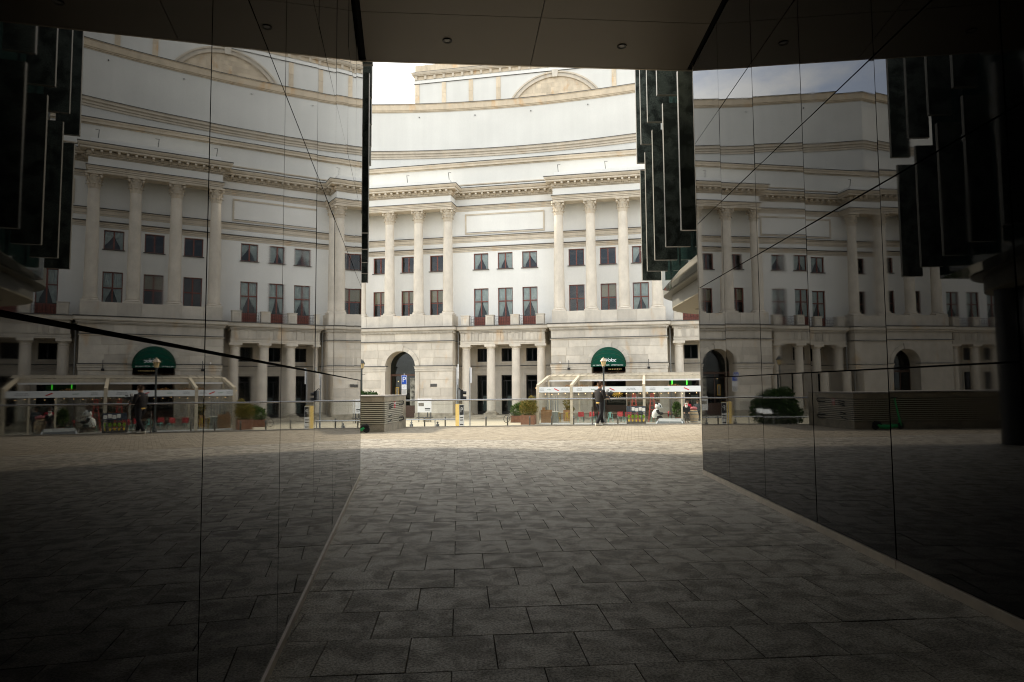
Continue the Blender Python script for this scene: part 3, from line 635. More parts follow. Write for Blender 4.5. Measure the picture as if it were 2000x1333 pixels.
def window(s, z0, z1, w_, d, kind, trans=None, parent=TH, frame='wood', pane='pane', var=0):
    """kinds: curtain, blind, plain, lace ; transom height splits the light"""
    key = (round(z0, 2), round(z1, 2), w_, kind, trans, frame, var)
    if key not in win_cache:
        a = 0.075; h_ = w_ / 2; f = MB()
        f.box(-h_, -h_ + a, 0, 0.08, z0, z1); f.box(h_ - a, h_, 0, 0.08, z0, z1); f.box(-h_ + a, h_ - a, 0, 0.08, z1 - a, z1); f.box(-h_ + a, h_ - a, 0, 0.08, z0, z0 + a)
        f.box(-0.055, 0.055, -0.012, 0.07, z0 + a, z1 - a)
        if trans: f.box(-h_ + a, -0.057, -0.004, 0.075, trans - 0.05, trans + 0.05); f.box(0.057, h_ - a, -0.004, 0.075, trans - 0.05, trans + 0.05)
        if z0 < 8.6 and frame == 'wood':
            for q in (-1, 1): f.box(q * h_ / 2 - h_ / 2 + (0.06 if q > 0 else a), q * h_ / 2 + h_ / 2 - (a if q > 0 else 0.06), 0.01, 0.06, z0 + a, z0 + 0.95)
        fm = f.mesh('window'); fm.materials.append(M[frame])
        p = MB(); p.quad((-h_ + a, 0.035, z0 + a), (h_ - a, 0.035, z0 + a), (h_ - a, 0.035, z1 - a), (-h_ + a, 0.035, z1 - a)); pm = p.mesh('pane'); pm.materials.append(M[pane])
        cs = []
        if kind in ('curtain', 'lace'):
            lo_ = max(z0, 9.1) if z0 < 9 else z0
            if trans:
                for sd_ in (-1, 1): cs.append(curtain_mesh(w_ - 0.1, lo_ - (0 if z0 > 9 else 0.0), trans + 0.4, sd_, (0.22, 0.30, 0.14)[var] + 0.05 * sd_ * (var - 1), (0.52, 0.50, 0.54)[var]))
                v = MB(); n = 16
                for i in range(n + 1): x = -w_ / 2 + 0.08 + (w_ - 0.16) * i / n; v.v += [(x, 0.02 * cos(i * pi), z1 - 0.06), (x, 0.02 * cos(i * pi), trans + 0.18 + 0.10 * cos(4 * pi * i / n))]
                for i in range(n): v.f.append((2*i, 2*i+2, 2*i+3, 2*i+1))
                cs.append(v.mesh('curtain'))
            else:
                for sd_ in (-1, 1): cs.append(curtain_mesh(w_ - 0.1, z0 + 0.05, z1 - 0.05, sd_, (0.12, 0.22, 0.30)[var] - 0.08 * sd_ * (1 - var), 0.56))
        if kind == 'blind':
            v = MB(); nn = 12; zb = (trans or (z0 + z1) / 2) + 0.1
            for i in range(nn): zz = z1 - 0.08 - (z1 - zb - 0.1) * i / nn; v.box(-w_ / 2 + 0.08, w_ / 2 - 0.08, 0, 0.012, zz - (z1 - zb) / nn * 0.85, zz)
            cs.append(v.mesh('blind'))
        for c in cs: c.materials.append(M['blind' if kind == 'blind' else 'curtain'])
        sm = MB().box(-h_ - 0.10, h_ + 0.10, -0.30, 0.05, z0 - 0.07, z0 - 0.004).mesh('sill'); sm.materials.append(M['flash'])
        win_cache[key] = (fm, pm, cs, sm)
    fm, pm, cs, sm = win_cache[key]
    o = share('window', fm, parent, (s, d, 0)); share('pane', pm, o)
    for c in cs: share(c.name.split('.')[0], c, o, (0, 0.16, 0))
    if z0 > 9.1 and frame == 'wood': share('sill', sm, o)
    return o
# ---- upper wall, string courses
ops = []
for c in PC:
    for k in (-1, 0, 1): ops += [(c + k * 3.235 - 0.8, c + k * 3.235 + 0.8, 9.32, 12.13), (c + k * 3.235 - 0.8, c + k * 3.235 + 0.8, 14.13, 15.86)]
for c in MC:
    for k in (-1, 0, 1): ops += [(c + k * 2.62 - 0.8, c + k * 2.62 + 0.8, 8.1, 12.1), (c + k * 2.62 - 0.8, c + k * 2.62 + 0.8, 14.13, 15.86)]
mb = MB(); wall_mesh(mb, S0, S1, 7.7, 22.6, WD, [o for o in ops if o[1] < S1 and o[0] > S0]); mb.build('upper_wall', M['stucco'], TH)
for c in PC:
    for k in (-1, 0, 1):
        if c + k * 3.235 + 1 > S1: continue
        kinds = {-33.3: ('plain', 'plain', 'plain'), -11.88: ('blind', 'blind', 'blind'), 9.6: ('plain', 'blind', 'lace'), 31.0: ('plain',) * 3}[c]
        window(c + k * 3.235, 9.32, 12.13, 1.6, WD + 0.17, kinds[k + 1], 10.7)
        window(c + k * 3.235, 14.13, 15.86, 1.6, WD + 0.17, 'plain' if kinds[k + 1] != 'lace' else 'curtain')
for c in MC:
    for k in (-1, 0, 1):
        window(c + k * 2.62, 8.1, 12.1, 1.6, WD + 0.17, 'curtain', 10.7, var=k + 1); window(c + k * 2.62, 14.13, 15.86, 1.6, WD + 0.17, 'curtain', var=(k + 2) % 3)
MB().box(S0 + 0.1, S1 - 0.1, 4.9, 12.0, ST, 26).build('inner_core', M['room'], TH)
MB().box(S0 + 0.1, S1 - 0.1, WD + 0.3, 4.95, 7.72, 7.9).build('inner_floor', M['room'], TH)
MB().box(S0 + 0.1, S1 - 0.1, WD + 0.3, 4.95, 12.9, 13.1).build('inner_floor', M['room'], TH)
def quirk(prof):
    out = [prof[0]]
    for (o0, z0), (o1, z1) in zip(prof[:-1], prof[1:]):
        if 0 < z1 - z0 <= 0.045 and o1 - o0 >= 0.019: out += [(o0 - 0.07, z0 + 0.002), (o0 - 0.07, z0 + 0.034), (o1, z0 + 0.036)]
        if z1 > out[-1][1] - 1e-6 or o1 < o0: out.append((o1, max(z1, out[-1][1])))
    return out
def course(name, path, prof, mat='stone2', flash=None):
    prof = quirk(prof)
    o = MB().sweep(path, prof).build(name, M[mat], TH)
    if flash:
        z, out = flash; MB().sweep(path, [(-0.12, z), (out, z), (out, z + 0.075), (-0.12, z + 0.10)]).build('flashing', M['flash'], o)
    return o
straight = [(S0, WD), (S1, WD)]
course('string_course', straight, [(0, 17.05), (.04, 17.08), (.04, 17.2), (.07, 17.22), (.07, 17.56), (.11, 17.6), (.14, 17.70), (0, 17.70)], flash=(17.70, 0.17))
course('string_course', straight, [(0, 16.02), (.04, 16.05), (.04, 16.18), (.075, 16.2), (.075, 16.34), (.11, 16.36), (.11, 16.48), (.14, 16.52), (0, 16.52)], flash=(16.52, 0.17))
for c in MC:
    f = MB(); a0, a1, b0, b1 = c - 4.35, c + 4.25, 17.95, 20.15; t = 0.15
    f.box(a0, a1, WD - 0.07, WD - 0.001, b1 - t, b1); f.box(a0, a0 + t, WD - 0.07, WD - 0.001, b0 + t, b1 - t); f.box(a1 - t, a1, WD - 0.07, WD - 0.001, b0 + t, b1 - t); f.box(a0, a1, WD - 0.07, WD - 0.001, b0, b0 + t)
    o = f.build('wall_panel_frame', M['stone2'], TH)
    MB().box(a0 + t, a1 - t, WD - 0.075, WD - 0.002, b0 + t, b0 + t + 0.05).build('flashing', M['flash'], o)
# ---- entablature along the whole front
ent = plan(0.45, WD - 0.02, 5.36)
course('architrave', ent, [(0, 20.45), (0, 20.58), (.04, 20.60), (.04, 20.74), (.08, 20.76), (.08, 20.88), (.15, 20.94), (.15, 20.98), (-.1, 20.98)], flash=(20.98, 0.17))
MB().sweep(ent, [(0, 21.0), (0, 21.76)], ends=False).build('frieze', M['stucco'], TH)
course('cornice', ent, [(0, 21.76), (.06, 21.80), (.06, 21.84), (.10, 21.86), (.10, 21.97), (.16, 21.99), (.16, 22.27), (.20, 22.30), (.62, 22.31), (.62, 22.50), (.68, 22.53), (.78, 22.70), (.80, 22.78), (-.3, 22.80)], flash=(22.79, 0.82))
def along(path, step, fn, margin=0.35):
    for i in range(len(path) - 1):
        a, b = Vector(path[i]), Vector(path[i + 1]); ln = (b - a).length
        if ln < 1.0: continue
        d = (b - a) / ln; nn = Vector((d.y, -d.x)); k = max(int((ln) / step), 1)
        for j in range(k): fn(a + d * ((j + 0.5) * ln / k), d, nn)
mo = MB(); de = MB()
def modillion(p, d, nn):
    c = p + nn * 0.39; mo.obox((c.x, c.y, 22.20), (d.x * .10, d.y * .10, 0), (nn.x * .20, nn.y * .20, 0), (0, 0, .085))
    c = p + nn * 0.27; mo.obox((c.x, c.y, 22.08), (d.x * .09, d.y * .09, 0), (nn.x * .09, nn.y * .09, 0), (0, 0, .05))
def dentil(p, d, nn):
    c = p + nn * 0.125; de.obox((c.x, c.y, 21.915), (d.x * .045, d.y * .045, 0), (nn.x * .03, nn.y * .03, 0), (0, 0, .05))
along(ent, 0.66, modillion); along(ent, 0.17, dentil)
stuff(mo.build('modillion', M['stone2'], TH)); stuff(de.build('dentil', M['stone2'], TH))
blk = plan(0.95, WD + 0.4, 5.0)
course('blocking_course', blk, [(0, 22.8), (0, 23.40), (.06, 23.42), (.06, 23.54), (-.5, 23.56)], 'stucco')
course('coping', blk, [(.062, 23.40), (.09, 23.42), (.09, 23.55), (-.4, 23.58)])
for c in PC:                                         # deep soffit and ceiling inside each colonnade
    e1 = min(c + 5.34, S1)
    MB().box(c - 5.34, e1, 0.47, 1.66, 20.40, 20.452).build('soffit', M['stone2'], TH)
    MB().box(c - 5.34, e1, 1.66, WD - 0.001, 20.72, 20.8).build('soffit', M['stucco'], TH)
    MB().box(c - 5.34, e1, 1.62, 1.67, 20.452, 20.8).build('soffit', M['stone2'], TH)
    MB().box(c - 5.2, e1 - 0.1, 0.6, WD + 0.5, 22.8, 23.5).build('roof_deck', M['stucco'], TH)
# ---- attic, its ledge, roof up to the drum
AT = 2.95
MB().box(S0, S1, AT, AT + 0.4, 22.7, 25.42).build('attic_wall', M['stucco_up'], TH)
course('attic_ledge', [(S0, AT), (S1, AT)], [(0, 25.40), (.06, 25.43), (.10, 25.50), (.26, 25.54), (.26, 25.72), (.34, 25.80), (.38, 25.92), (-.6, 25.96)], flash=(25.93, 0.40))
# ---- concave drum wall behind
DC = (-0.9, 13.0 - 88.0); DR = 88.0
dp = []
for k in range(61):
    s = -34.2 + (66.6) * k / 60; dp.append((s, DC[1] + sqrt(DR**2 - (s - DC[0])**2)))
drum = [(-52.0, 11.0)] + dp + [(50, 10.0)]
MB().sweep(drum, [(0, 24.5), (0, 36.2)], ends=False).build('drum_wall', M['stucco_up'], TH)
course('drum_moulding', drum, [(0, 30.10), (.10, 30.14), (.10, 30.36), (.16, 30.40), (.16, 30.60), (.30, 30.72), (.30, 30.90), (.36, 31.0), (-.4, 31.04)], flash=(31.0, 0.38))
course('drum_parapet', drum, [(0, 36.02), (.06, 36.05), (.06, 36.13), (.12, 36.16), (.12, 36.26), (.20, 36.32), (.20, 36.95), (.26, 37.0), (.26, 37.05), (-.6, 37.08)], 'lintel', flash=(37.04, 0.28))
rv = MB()
for i in range(len(drum) - 1):
    a, b = drum[i], drum[i + 1]; rv.quad((a[0], AT + 0.2, 25.94), (b[0], AT + 0.2, 25.94), (b[0], b[1] + 0.05, 27.6), (a[0], a[1] + 0.05, 27.6)); rv.quad((a[0], a[1] - .02, 37.02), (b[0], b[1] - .02, 37.02), (b[0], 46, 37.6), (a[0], 46, 37.6))
rv.build('roof_sheet', M['flash'], TH)
bo = MB()
for k in range(9):
    s = -28 + 7.0 * k; dd = DC[1] + sqrt(DR**2 - (s - DC[0])**2); MB().box(s - 0.05, s + 0.05, dd - 0.12, dd - 0.001, 35.35, 35.47).build('wall_hook', M['flash'], TH)
# ---- fly tower with its lunette
TD = 43.44; TC = -0.88; TL, TR = -25.75, 24.0
MB().box(TL, TR, TD, TD + 30, 37.0, 55.2).build('fly_tower', M['stucco_up'], TH)
for s in (-25.3, -20.42, -15.57, -10.7, 8.95, 13.8, 18.65, 23.55):
    w_ = 0.37
    for k in range(9): MB().box(s - w_, s + w_, TD - 0.12, TD - 0.001, 37.5 + k * 1.93 + 0.012, min(37.5 + (k + 1) * 1.93 - 0.012, 54.9)).build('pilaster_block', M['lintel'], TH)
tpath = [(TL, TD + 30), (TL, TD), (TR, TD), (TR, TD + 30)]
course('tower_band', tpath, [(0, 54.95), (.12, 54.97), (.12, 55.58), (.2, 55.62), (-.2, 55.64)], 'stucco', flash=(54.93, 0.14))
MB().sweep(tpath, [(.02, 55.64), (.02, 56.30)], ends=False).build('tower_frieze', M['lintel'], TH)
k = 0; s = TL + 0.3
while s < TR: MB().box(s - 0.2, s + 0.2, TD - 0.28, TD - 0.021, 55.645, 56.30).build('tower_triglyph', M['stone2'], TH); s += 1.68
course('tower_cornice', tpath, [(0, 56.30), (.30, 56.34), (.30, 56.45), (.42, 56.5), (.55, 56.8), (.55, 56.9), (-.2, 56.92)], 'stone2', flash=(56.9, 0.56))
s = TL + 0.02
while s < TR - 0.5:
    w_ = random.uniform(0.9, 1.5); MB().box(s, min(s + w_ - 0.015, TR), TD + 0.02, TD + 0.6, 56.92, 58.36).build('parapet_block', M['lintel'], TH); s += w_
AZ = 45.75                                            # lunette centre
def ring(mb, r0, r1, d0, d1, a0, a1, n=24):
    for i in range(n):
        t0, t1 = a0 + (a1 - a0) * i / n, a0 + (a1 - a0) * (i + 1) / n
        p = [(TC + r * cos(t), AZ + r * sin(t)) for r, t in ((r0, t0), (r1, t0), (r1, t1), (r0, t1))]; mb.prism_y(p, d0, d1)
mr_ = MB(); ring(mr_, 8.10, 8.42, TD - 0.30, TD - 0.001, 0.3, pi - 0.3); mr_.build('lunette_moulding', M['stone2'], TH)
mr_ = MB(); ring(mr_, 8.42, 8.75, TD - 0.22, TD - 0.001, 0.3, pi - 0.3); mr_.build('lunette_moulding', M['stone'], TH)
mr_ = MB(); ring(mr_, 8.75, 9.02, TD - 0.36, TD - 0.001, 0.3, pi - 0.3); mr_.build('lunette_moulding', M['stone2'], TH)
MB().prism_y([(TC - 0.42, 53.75), (TC + 0.42, 53.75), (TC + 0.55, 55.0), (TC - 0.55, 55.0)], TD - 0.5, TD - 0.001).build('keystone', M['stone'], TH)
rnd = random.Random(4); z = 49.0
while z < 53.85:                                      # tympanum of sandstone blocks, cut to the arch
    hh = rnd.uniform(0.75, 0.95); half = sqrt(max(8.09**2 - (z - AZ)**2, 0)); s = -half
    while s < half - 0.05:
        w_ = rnd.uniform(0.9, 1.7); a, b = s, min(s + w_, half); n = 5; lowp = []; up = []
        for i in range(n + 1):
            x = a + 0.008 + (b - a - 0.016) * i / n; up.append((TC + x, min(z + hh - 0.01, AZ + sqrt(max(8.09**2 - x * x, 0)))))
        if min(u[1] for u in up) > z - 0.2 and max(u[1] for u in up) > z + 0.03:
            up = [(x, max(q, z + 0.004)) for x, q in up]
            MB().prism_y([(TC + a + 0.008, z), (TC + b - 0.008, z)] + up[::-1], TD - 0.06 - rnd.random() * 0.01, TD - 0.001).build('tympanum_block', M['lintel'], TH)
        s += w_
    z += hh
# ---- Corinthian columns
def capital_mesh():
    mb = MB(); h_ = 1.40
    mb.lathe([(0.45, 0), (0.47, 0.03), (0.47, 0.07), (0.44, 0.09), (0.44, 0.35), (0.46, 0.7), (0.52, 1.0), (0.60, 1.18), (0.60, 1.22)], 20)
    def leaf(a, z0, hgt, r0, w_, curl):
        ca, sa = cos(a), sin(a); pts = []
        for t in (0, .25, .5, .72, .88, 1.0, 1.02):
            r = r0 + 0.03 + 0.05 * t + curl * max(0, t - 0.45) ** 1.6; zz = z0 + hgt * t - (0.16 * max(0, t - 0.86) / 0.16 if t > 0.86 else 0)
            ww = w_ * (0.75 + 0.5 * sin(pi * min(t, 1) * 0.75)) * (1 if t < 0.9 else 0.65)
            pts.append((r, zz, ww))
        b = len(mb.v)
        for r, zz, ww in pts:
            for q, dr in ((-1, -0.03), (0, 0.02), (1, -0.03)): mb.v.append(((r + dr) * ca - q * ww * sa, (r + dr) * sa + q * ww * ca, zz))
        for i in range(len(pts) - 1):
            for q in range(2): mb.f.append((b + i*3 + q, b + i*3 + q + 1, b + (i+1)*3 + q + 1, b + (i+1)*3 + q))
    for k in range(8):
        leaf(2 * pi * k / 8, 0.09, 0.46, 0.43, 0.13, 0.42); leaf(2 * pi * (k + .5) / 8, 0.12, 0.78, 0.44, 0.13, 0.40)
    for k in range(4):
        a = pi / 4 + pi * k / 2; ca, sa = cos(a), sin(a)
        mb.tube([(0.46 * ca, 0.46 * sa, 0.72), (0.55 * ca, 0.55 * sa, 0.98), (0.70 * ca, 0.70 * sa, 1.14), (0.80 * ca, 0.80 * sa, 1.12), (0.81 * ca, 0.81 * sa, 1.02), (0.75 * ca, 0.75 * sa, 0.98)], [.06, .07, .085, .09, .075, .06], 7)
        for q in (-1, 1):
            aa = a + q * 0.42; mb.ball((0.60 * cos(aa), 0.60 * sin(aa), 1.08), 0.08, n=7, m=5)
        a2 = pi * k / 2; mb.ball((0.63 * cos(a2), 0.63 * sin(a2), 1.27), 0.10, n=8, m=6)
    ab = []
    for k in range(4):
        a = pi / 4 + pi * k / 2; p = Vector((cos(a), sin(a))) * 0.87; t = Vector((-sin(a), cos(a))) * 0.07
        ab += [tuple(p - t), tuple(p + t)]
        a2 = a + pi / 4
        for da in (-0.42, -0.2, 0, 0.2, 0.42): rr = 0.57 + 0.34 * (abs(da) / 0.55) ** 2; ab.append((rr * cos(a2 + da), rr * sin(a2 + da)))
    mb.prism(ab, 1.24, 1.40)
    return mb.mesh('capital')
cap_me = capital_mesh(); cap_me.materials.append(M['stone2'])
col = MB().lathe([(0.54, 9.62), (0.54, 9.66), (0.535, 11.0), (0.525, 13), (0.505, 15), (0.48, 17), (0.452, 19.0), (0.45, 19.06)], 28)
col_me = col.mesh('column'); col_me.materials.append(M['shaft'])
for p in col_me.polygons: p.use_smooth = len(p.vertices) == 4
bs = MB().lathe([(0.62, 9.34), (0.69, 9.37), (0.70, 9.42), (0.66, 9.47), (0.59, 9.50), (0.585, 9.53), (0.62, 9.56), (0.62, 9.60), (0.56, 9.62)], 28); bs.box(-0.70, 0.70, -0.70, 0.70, 9.2, 9.34)
bs_me = bs.mesh('base'); bs_me.materials.append(M['shaft'])
for c in PC:
    for k in (-1.5, -0.5, 0.5, 1.5):
        s = c + k * 3.245
        if s + 0.8 > S1: continue
        o = share('column', col_me, TH, (s, 1.05, 0)); share('capital', cap_me, o, (0, 0, 19.05)); share('base', bs_me, o)
# ---- podium of each pavilion: ashlar, arch, mouldings, pedestal course
ARO, ARI, ASP = 2.08, 1.64, 3.84                      # arch radii and springing
def ashlar(c, z0, z1, half, d, lens, seed, arch=True, mat='stone'):
    """one course of blocks cut round the arch"""
    rnd = random.Random(seed); out = []; s = -half
    while s < half - 0.05:
        w_ = lens * rnd.uniform(0.85, 1.2); e = s + w_
        if half - e < lens * 0.55: e = half
        segs = [(s, e)]
        if arch and z0 < ASP - 0.05:                 # jambs
            segs = []
            if s < -ARO: segs.append((s, min(e, -ARO)))
            if e > ARO: segs.append((max(s, ARO), e))
        for a, b in segs:
            if b - a < 0.06: continue
            g_ = 0.011; n = 10; low = []
            for i in range(n + 1):
                x = a + g_ + (b - a - 2 * g_) * i / n; zz = z0 + g_
                if arch and z0 >= ASP - 0.05 and abs(x) < ARO + 0.012: zz = max(zz, ASP + sqrt(max((ARO + 0.012)**2 - x * x, 0)))
                low.append((x, min(zz, z1 - g_)))
            if all(q[1] >= z1 - g_ - 0.01 for q in low): continue
            if all(abs(q[1] - z0 - g_) < 1e-6 for q in low): low = [low[0], low[-1]]
            poly = [(c + x, zz) for x, zz in low] + [(c + b - g_, z1 - g_), (c + a + g_, z1 - g_)]
            out.append(MB().prism_y(poly, d + rnd.uniform(-0.004, 0.004), d + 0.25).build('stone_block', M[mat], TH))
        s = e
    return out
for ci, c in enumerate(PC[1:3]):
    rows = [-0.95 + 0.858 * k for k in range(6)]
    for k in range(5): ashlar(c, rows[k], rows[k + 1], 5.65, 0.02, 1.9, ci * 50 + k)
    for k in range(3): ashlar(c, 3.90 + 0.83 * k, 3.90 + 0.83 * (k + 1), 5.65, 0.02, 1.5, ci * 50 + 10 + k)
    ashlar(c, 6.46, 7.28, 5.65, 0.02, 1.55, ci * 50 + 20, False); ashlar(c, 7.95, 9.19, 5.55, 0.22, 1.62, ci * 50 + 30, False)
for ci, c in enumerate(PC):
    e1 = min(c + 5.66, S1); far = ci not in (1, 2)
    # solid podium core with the arch cut out (jambs, head) just behind the blocks
    mb = MB(); dd0 = 0.005 if far else 0.05
    mb.prism_y([(c - 5.64, ST), (c - ARI, ST), (c - ARI, ASP), (c - 5.64, ASP)], dd0, 3.4); mb.prism_y([(c + ARI, ST), (e1, ST), (e1, ASP), (c + ARI, ASP)], dd0, 3.4)
    n = 24
    for i in range(n):
        t0, t1 = pi * i / n, pi * (i + 1) / n; x0, x1 = c + ARI * cos(t0), c + ARI * cos(t1)
        mb.prism_y([(x1, ASP + ARI * sin(t1)), (x0, ASP + ARI * sin(t0)), (x0, 6.4), (x1, 6.4)], dd0, 3.4)
    mb.prism_y([(c - 5.64, ASP), (c - ARI, ASP), (c - ARI, 6.4), (c - 5.64, 6.4)], dd0, 3.4); mb.prism_y([(c + ARI, ASP), (e1, ASP), (e1, 6.4), (c + ARI, 6.4)], dd0, 3.4)
    mb.box(c - 5.64, e1, dd0, 3.4, 6.4, 7.9); mb.box(c - 5.5, e1 - 0.1, 0.26 if not far else 0.22, WD + 0.2, 7.9, 9.17)
    mb.build('podium', M['stone'] if far else M['stone2'], TH)
    # archivolt ring proud of the wall, with keystone
    nv = 9
    for i in range(nv):                               # voussoirs
        if i == nv // 2: continue
        mb = MB()
        for q in range(3):
            t0, t1 = pi * (i + q / 3) / nv + (.004 if q == 0 else 0), pi * (i + (q + 1) / 3) / nv - (.004 if q == 2 else 0)
            mb.prism_y([(c + r * cos(t), ASP + r * sin(t)) for r, t in ((ARI, t0), (ARO, t0), (ARO, t1), (ARI, t1))], -0.075, 0.3)
        mb.build('voussoir', M['stone'], TH)
    MB().prism_y([(c - 0.28, ASP + ARI - .03), (c + 0.28, ASP + ARI - .03), (c + 0.36, ASP + 2.2), (c - 0.36, ASP + 2.2)], -0.13, 0.3).build('keystone', M['stone'], TH)
    for q in (-1, 1):
        MB().box(min(c + q * ARI, c + q * ARO), max(c + q * ARI, c + q * ARO), -0.06, 0.3, ST + 0.55, 3.32).build('jamb', M['stone'], TH)
    path = [(c - 5.65, 3.4), (c - 5.65, 0.0), (e1, 0.0), (e1, 3.4)]
    for (a, b) in ((c - 5.65, c - ARI), (c + ARI, e1)):
        pth = [(a, 3.4), (a, 0.0), (b, 0.0), (b, 0.5)] if a < c - 2 else [(a, 0.5), (a, 0.0), (b, 0.0), (b, 3.4)]
        course('impost', pth, [(0, 3.33), (.03, 3.35), (.03, 3.55), (.06, 3.57), (.06, 3.72), (.11, 3.80), (.11, 3.86), (-.05, 3.88)], 'stone', flash=(3.86, 0.13))
        course('plinth', pth, [(.06, ST), (.06, -0.98), (.02, -0.95), (-.1, -0.95)], 'rock')
    course('string_course', path, [(0, 6.28), (.04, 6.32), (.09, 6.38), (.09, 6.41), (-.05, 6.42)], 'stone', flash=(6.41, 0.11))
    course('podium_cornice', path, [(0, 7.28), (.05, 7.30), (.05, 7.36), (.13, 7.38), (.13, 7.50), (.24, 7.54), (.30, 7.62), (.30, 7.84), (.34, 7.88), (-.3, 7.90)], 'stone', flash=(7.885, 0.35))
    de = MB(); along(path, 0.15, lambda p, d, nn: de.obox((p.x + nn.x * .09, p.y + nn.y * .09, 7.33), (d.x * .042, d.y * .042, 0), (nn.x * .035, nn.y * .035, 0), (0, 0, .05)))
    stuff(de.build('dentil', M['stone'], TH))
    # glazed screen inside the arch
    g0 = 1.5
    f = MB(); f.box(c - ARI, c + ARI, g0, g0 + 0.12, 2.9, 3.12); f.box(c - ARI, c - ARI + 0.1, g0, g0 + 0.1, ST + 0.4, 2.9); f.box(c + ARI - 0.1, c + ARI, g0, g0 + 0.1, ST + 0.4, 2.9)
    f.box(c - 0.45, c - 0.35, g0, g0 + 0.1, ST + 0.4, 2.9); f.box(c - ARI, c + ARI, g0, g0 + 0.1, ST + 0.05, ST + 1.3)
    fr = f.build('arch_screen', plain('brown_screen_frame', (0.09, 0.045, 0.028), 0.5) if 'bsf' not in M else M['bsf'], TH); M['bsf'] = fr.data.materials[0]
    mb = MB(); mb.prism_y([(c + ARI * cos(pi * i / 20), max(ASP - 0.0, 3.12) + ARI * sin(pi * i / 20)) for i in range(21)] + [(c - ARI, 3.12), (c + ARI, 3.12)], g0 + 0.04, g0 + 0.05); mb.build('pane', M['pane_dark'], fr)
    MB().box(c - ARI + 0.1, c + ARI - 0.1, g0 + 0.04, g0 + 0.05, ST + 1.3, 2.9).build('pane', M['pane_dark'], fr)
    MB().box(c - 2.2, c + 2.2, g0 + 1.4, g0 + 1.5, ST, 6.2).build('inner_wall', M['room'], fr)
# items seen in the left arch: framed sheet, pale banner figure kept as a plain print, lit lamp
ls = MB().box(-12.93, -12.55, 1.46, 1.49, 0.6, 1.75).build('notice_frame', M['gold'], TH); MB().box(-12.87, -12.61, 1.45, 1.462, 0.68, 1.67).build('sheet', M['photo'], ls)
MB().box(-11.35, -10.45, 1.535, 1.538, -0.2, 2.7).build('window_print', plain('mottled_window_print', (0.30, 0.29, 0.24), 0.7, var=0.9, scale=2.6), TH)
MB().ball((-12.8, 1.9, 2.35), 0.06, n=8, m=6).build('lit_lamp', M['bulb'], TH)
MB().box(-10.2 + 1.6, -10.2 + 2.3, -0.03, 0.01, 1.75, 2.05).build('wall_plaque', M['flash'], TH)
# ---- ground-floor wall behind the porticoes
go = []
for c in MC:
    for k in (-1, 0, 1): go += [(c + k * 2.65 - 0.69, c + k * 2.65 + 0.69, -1.2, 2.92), (c + k * 2.65 - 0.66, c + k * 2.65 + 0.66, 4.36, 5.76)]
GD = 3.4
mb = MB(); wall_mesh(mb, S0, S1, ST, 7.7, GD, [o for o in go if o[0] > S0], 0.3); mb.build('ground_wall', M['stone'], TH)
for c in MC:
    for k in (-1, 0, 1):
        s = c + k * 2.65
        for (a0, a1, b0, b1, p_) in ((-0.87, 0.87, 4.18, 5.94, .05), (-0.88, 0.88, -1.2, 3.12, .05)):
            fm = MB(); t = 0.17; fm.box(s + a0, s + a0 + t, GD - p_, GD - .001, b0 + (t if b0 > 0 else 0), b1 - t); fm.box(s + a1 - t, s + a1, GD - p_, GD - .001, b0 + (t if b0 > 0 else 0), b1 - t); fm.box(s + a0, s + a1, GD - p_, GD - .001, b1 - t, b1)
            if b0 > 0: fm.box(s + a0, s + a1, GD - p_, GD - .001, b0, b0 + t)
            fm.build('architrave_frame', M['stone'], TH)
        window(s, 4.36, 5.76, 1.32, GD + 0.12, 'plain', None, TH, 'black_frame', 'pane_dark')
        key = 'door_leaf'
        if key not in win_cache:
            f = MB(); f.box(-.69, -.61, 0, .1, -1.2, 2.92); f.box(.61, .69, 0, .1, -1.2, 2.92); f.box(-.61, .61, 0, .1, 2.82, 2.92); f.box(-.61, .61, 0, .1, 2.3, 2.38); f.box(-.2, -.13, 0.005, .1, -1.2, 2.3); f.box(-.13, .61, 0, .1, 0.75, 0.85); f.box(-.61, .61, 0, .1, -1.2, -0.9); f.box(-.61, -.2, 0, .1, 0.30, 0.36)
            fm = f.mesh('door'); fm.materials.append(M['black_frame']); pm = MB().quad((-.61, .04, -.9), (.61, .04, -.9), (.61, .04, 2.82), (-.61, .04, 2.82)).mesh('pane'); pm.materials.append(M['pane_dark'])
            hm = MB().bar((-.05, -.05, -0.1), (-.05, -.05, 0.5), 0.03).mesh('handle'); hm.materials.append(M['steel'])
            bm_ = MB().box(-.1, .58, .10, .12, -0.85, 0.72).mesh('lining'); bm_.materials.append(M['fridge']); win_cache[key] = (fm, pm, hm, bm_)
        fm, pm, hm, bm_ = win_cache[key]; o = share('door', fm, TH, (s, GD + 0.12, 0)); share('pane', pm, o); share('handle', hm, o); share('lining', bm_, o)
    e0, e1 = c - 5.0, c + 5.0
    course('impost', [(e0, GD), (e1, GD)], [(0, 3.36), (.03, 3.38), (.03, 3.55), (.06, 3.57), (.06, 3.72), (.1, 3.80), (.1, 3.86), (-.05, 3.88)], 'stone', flash=(3.86, 0.12))
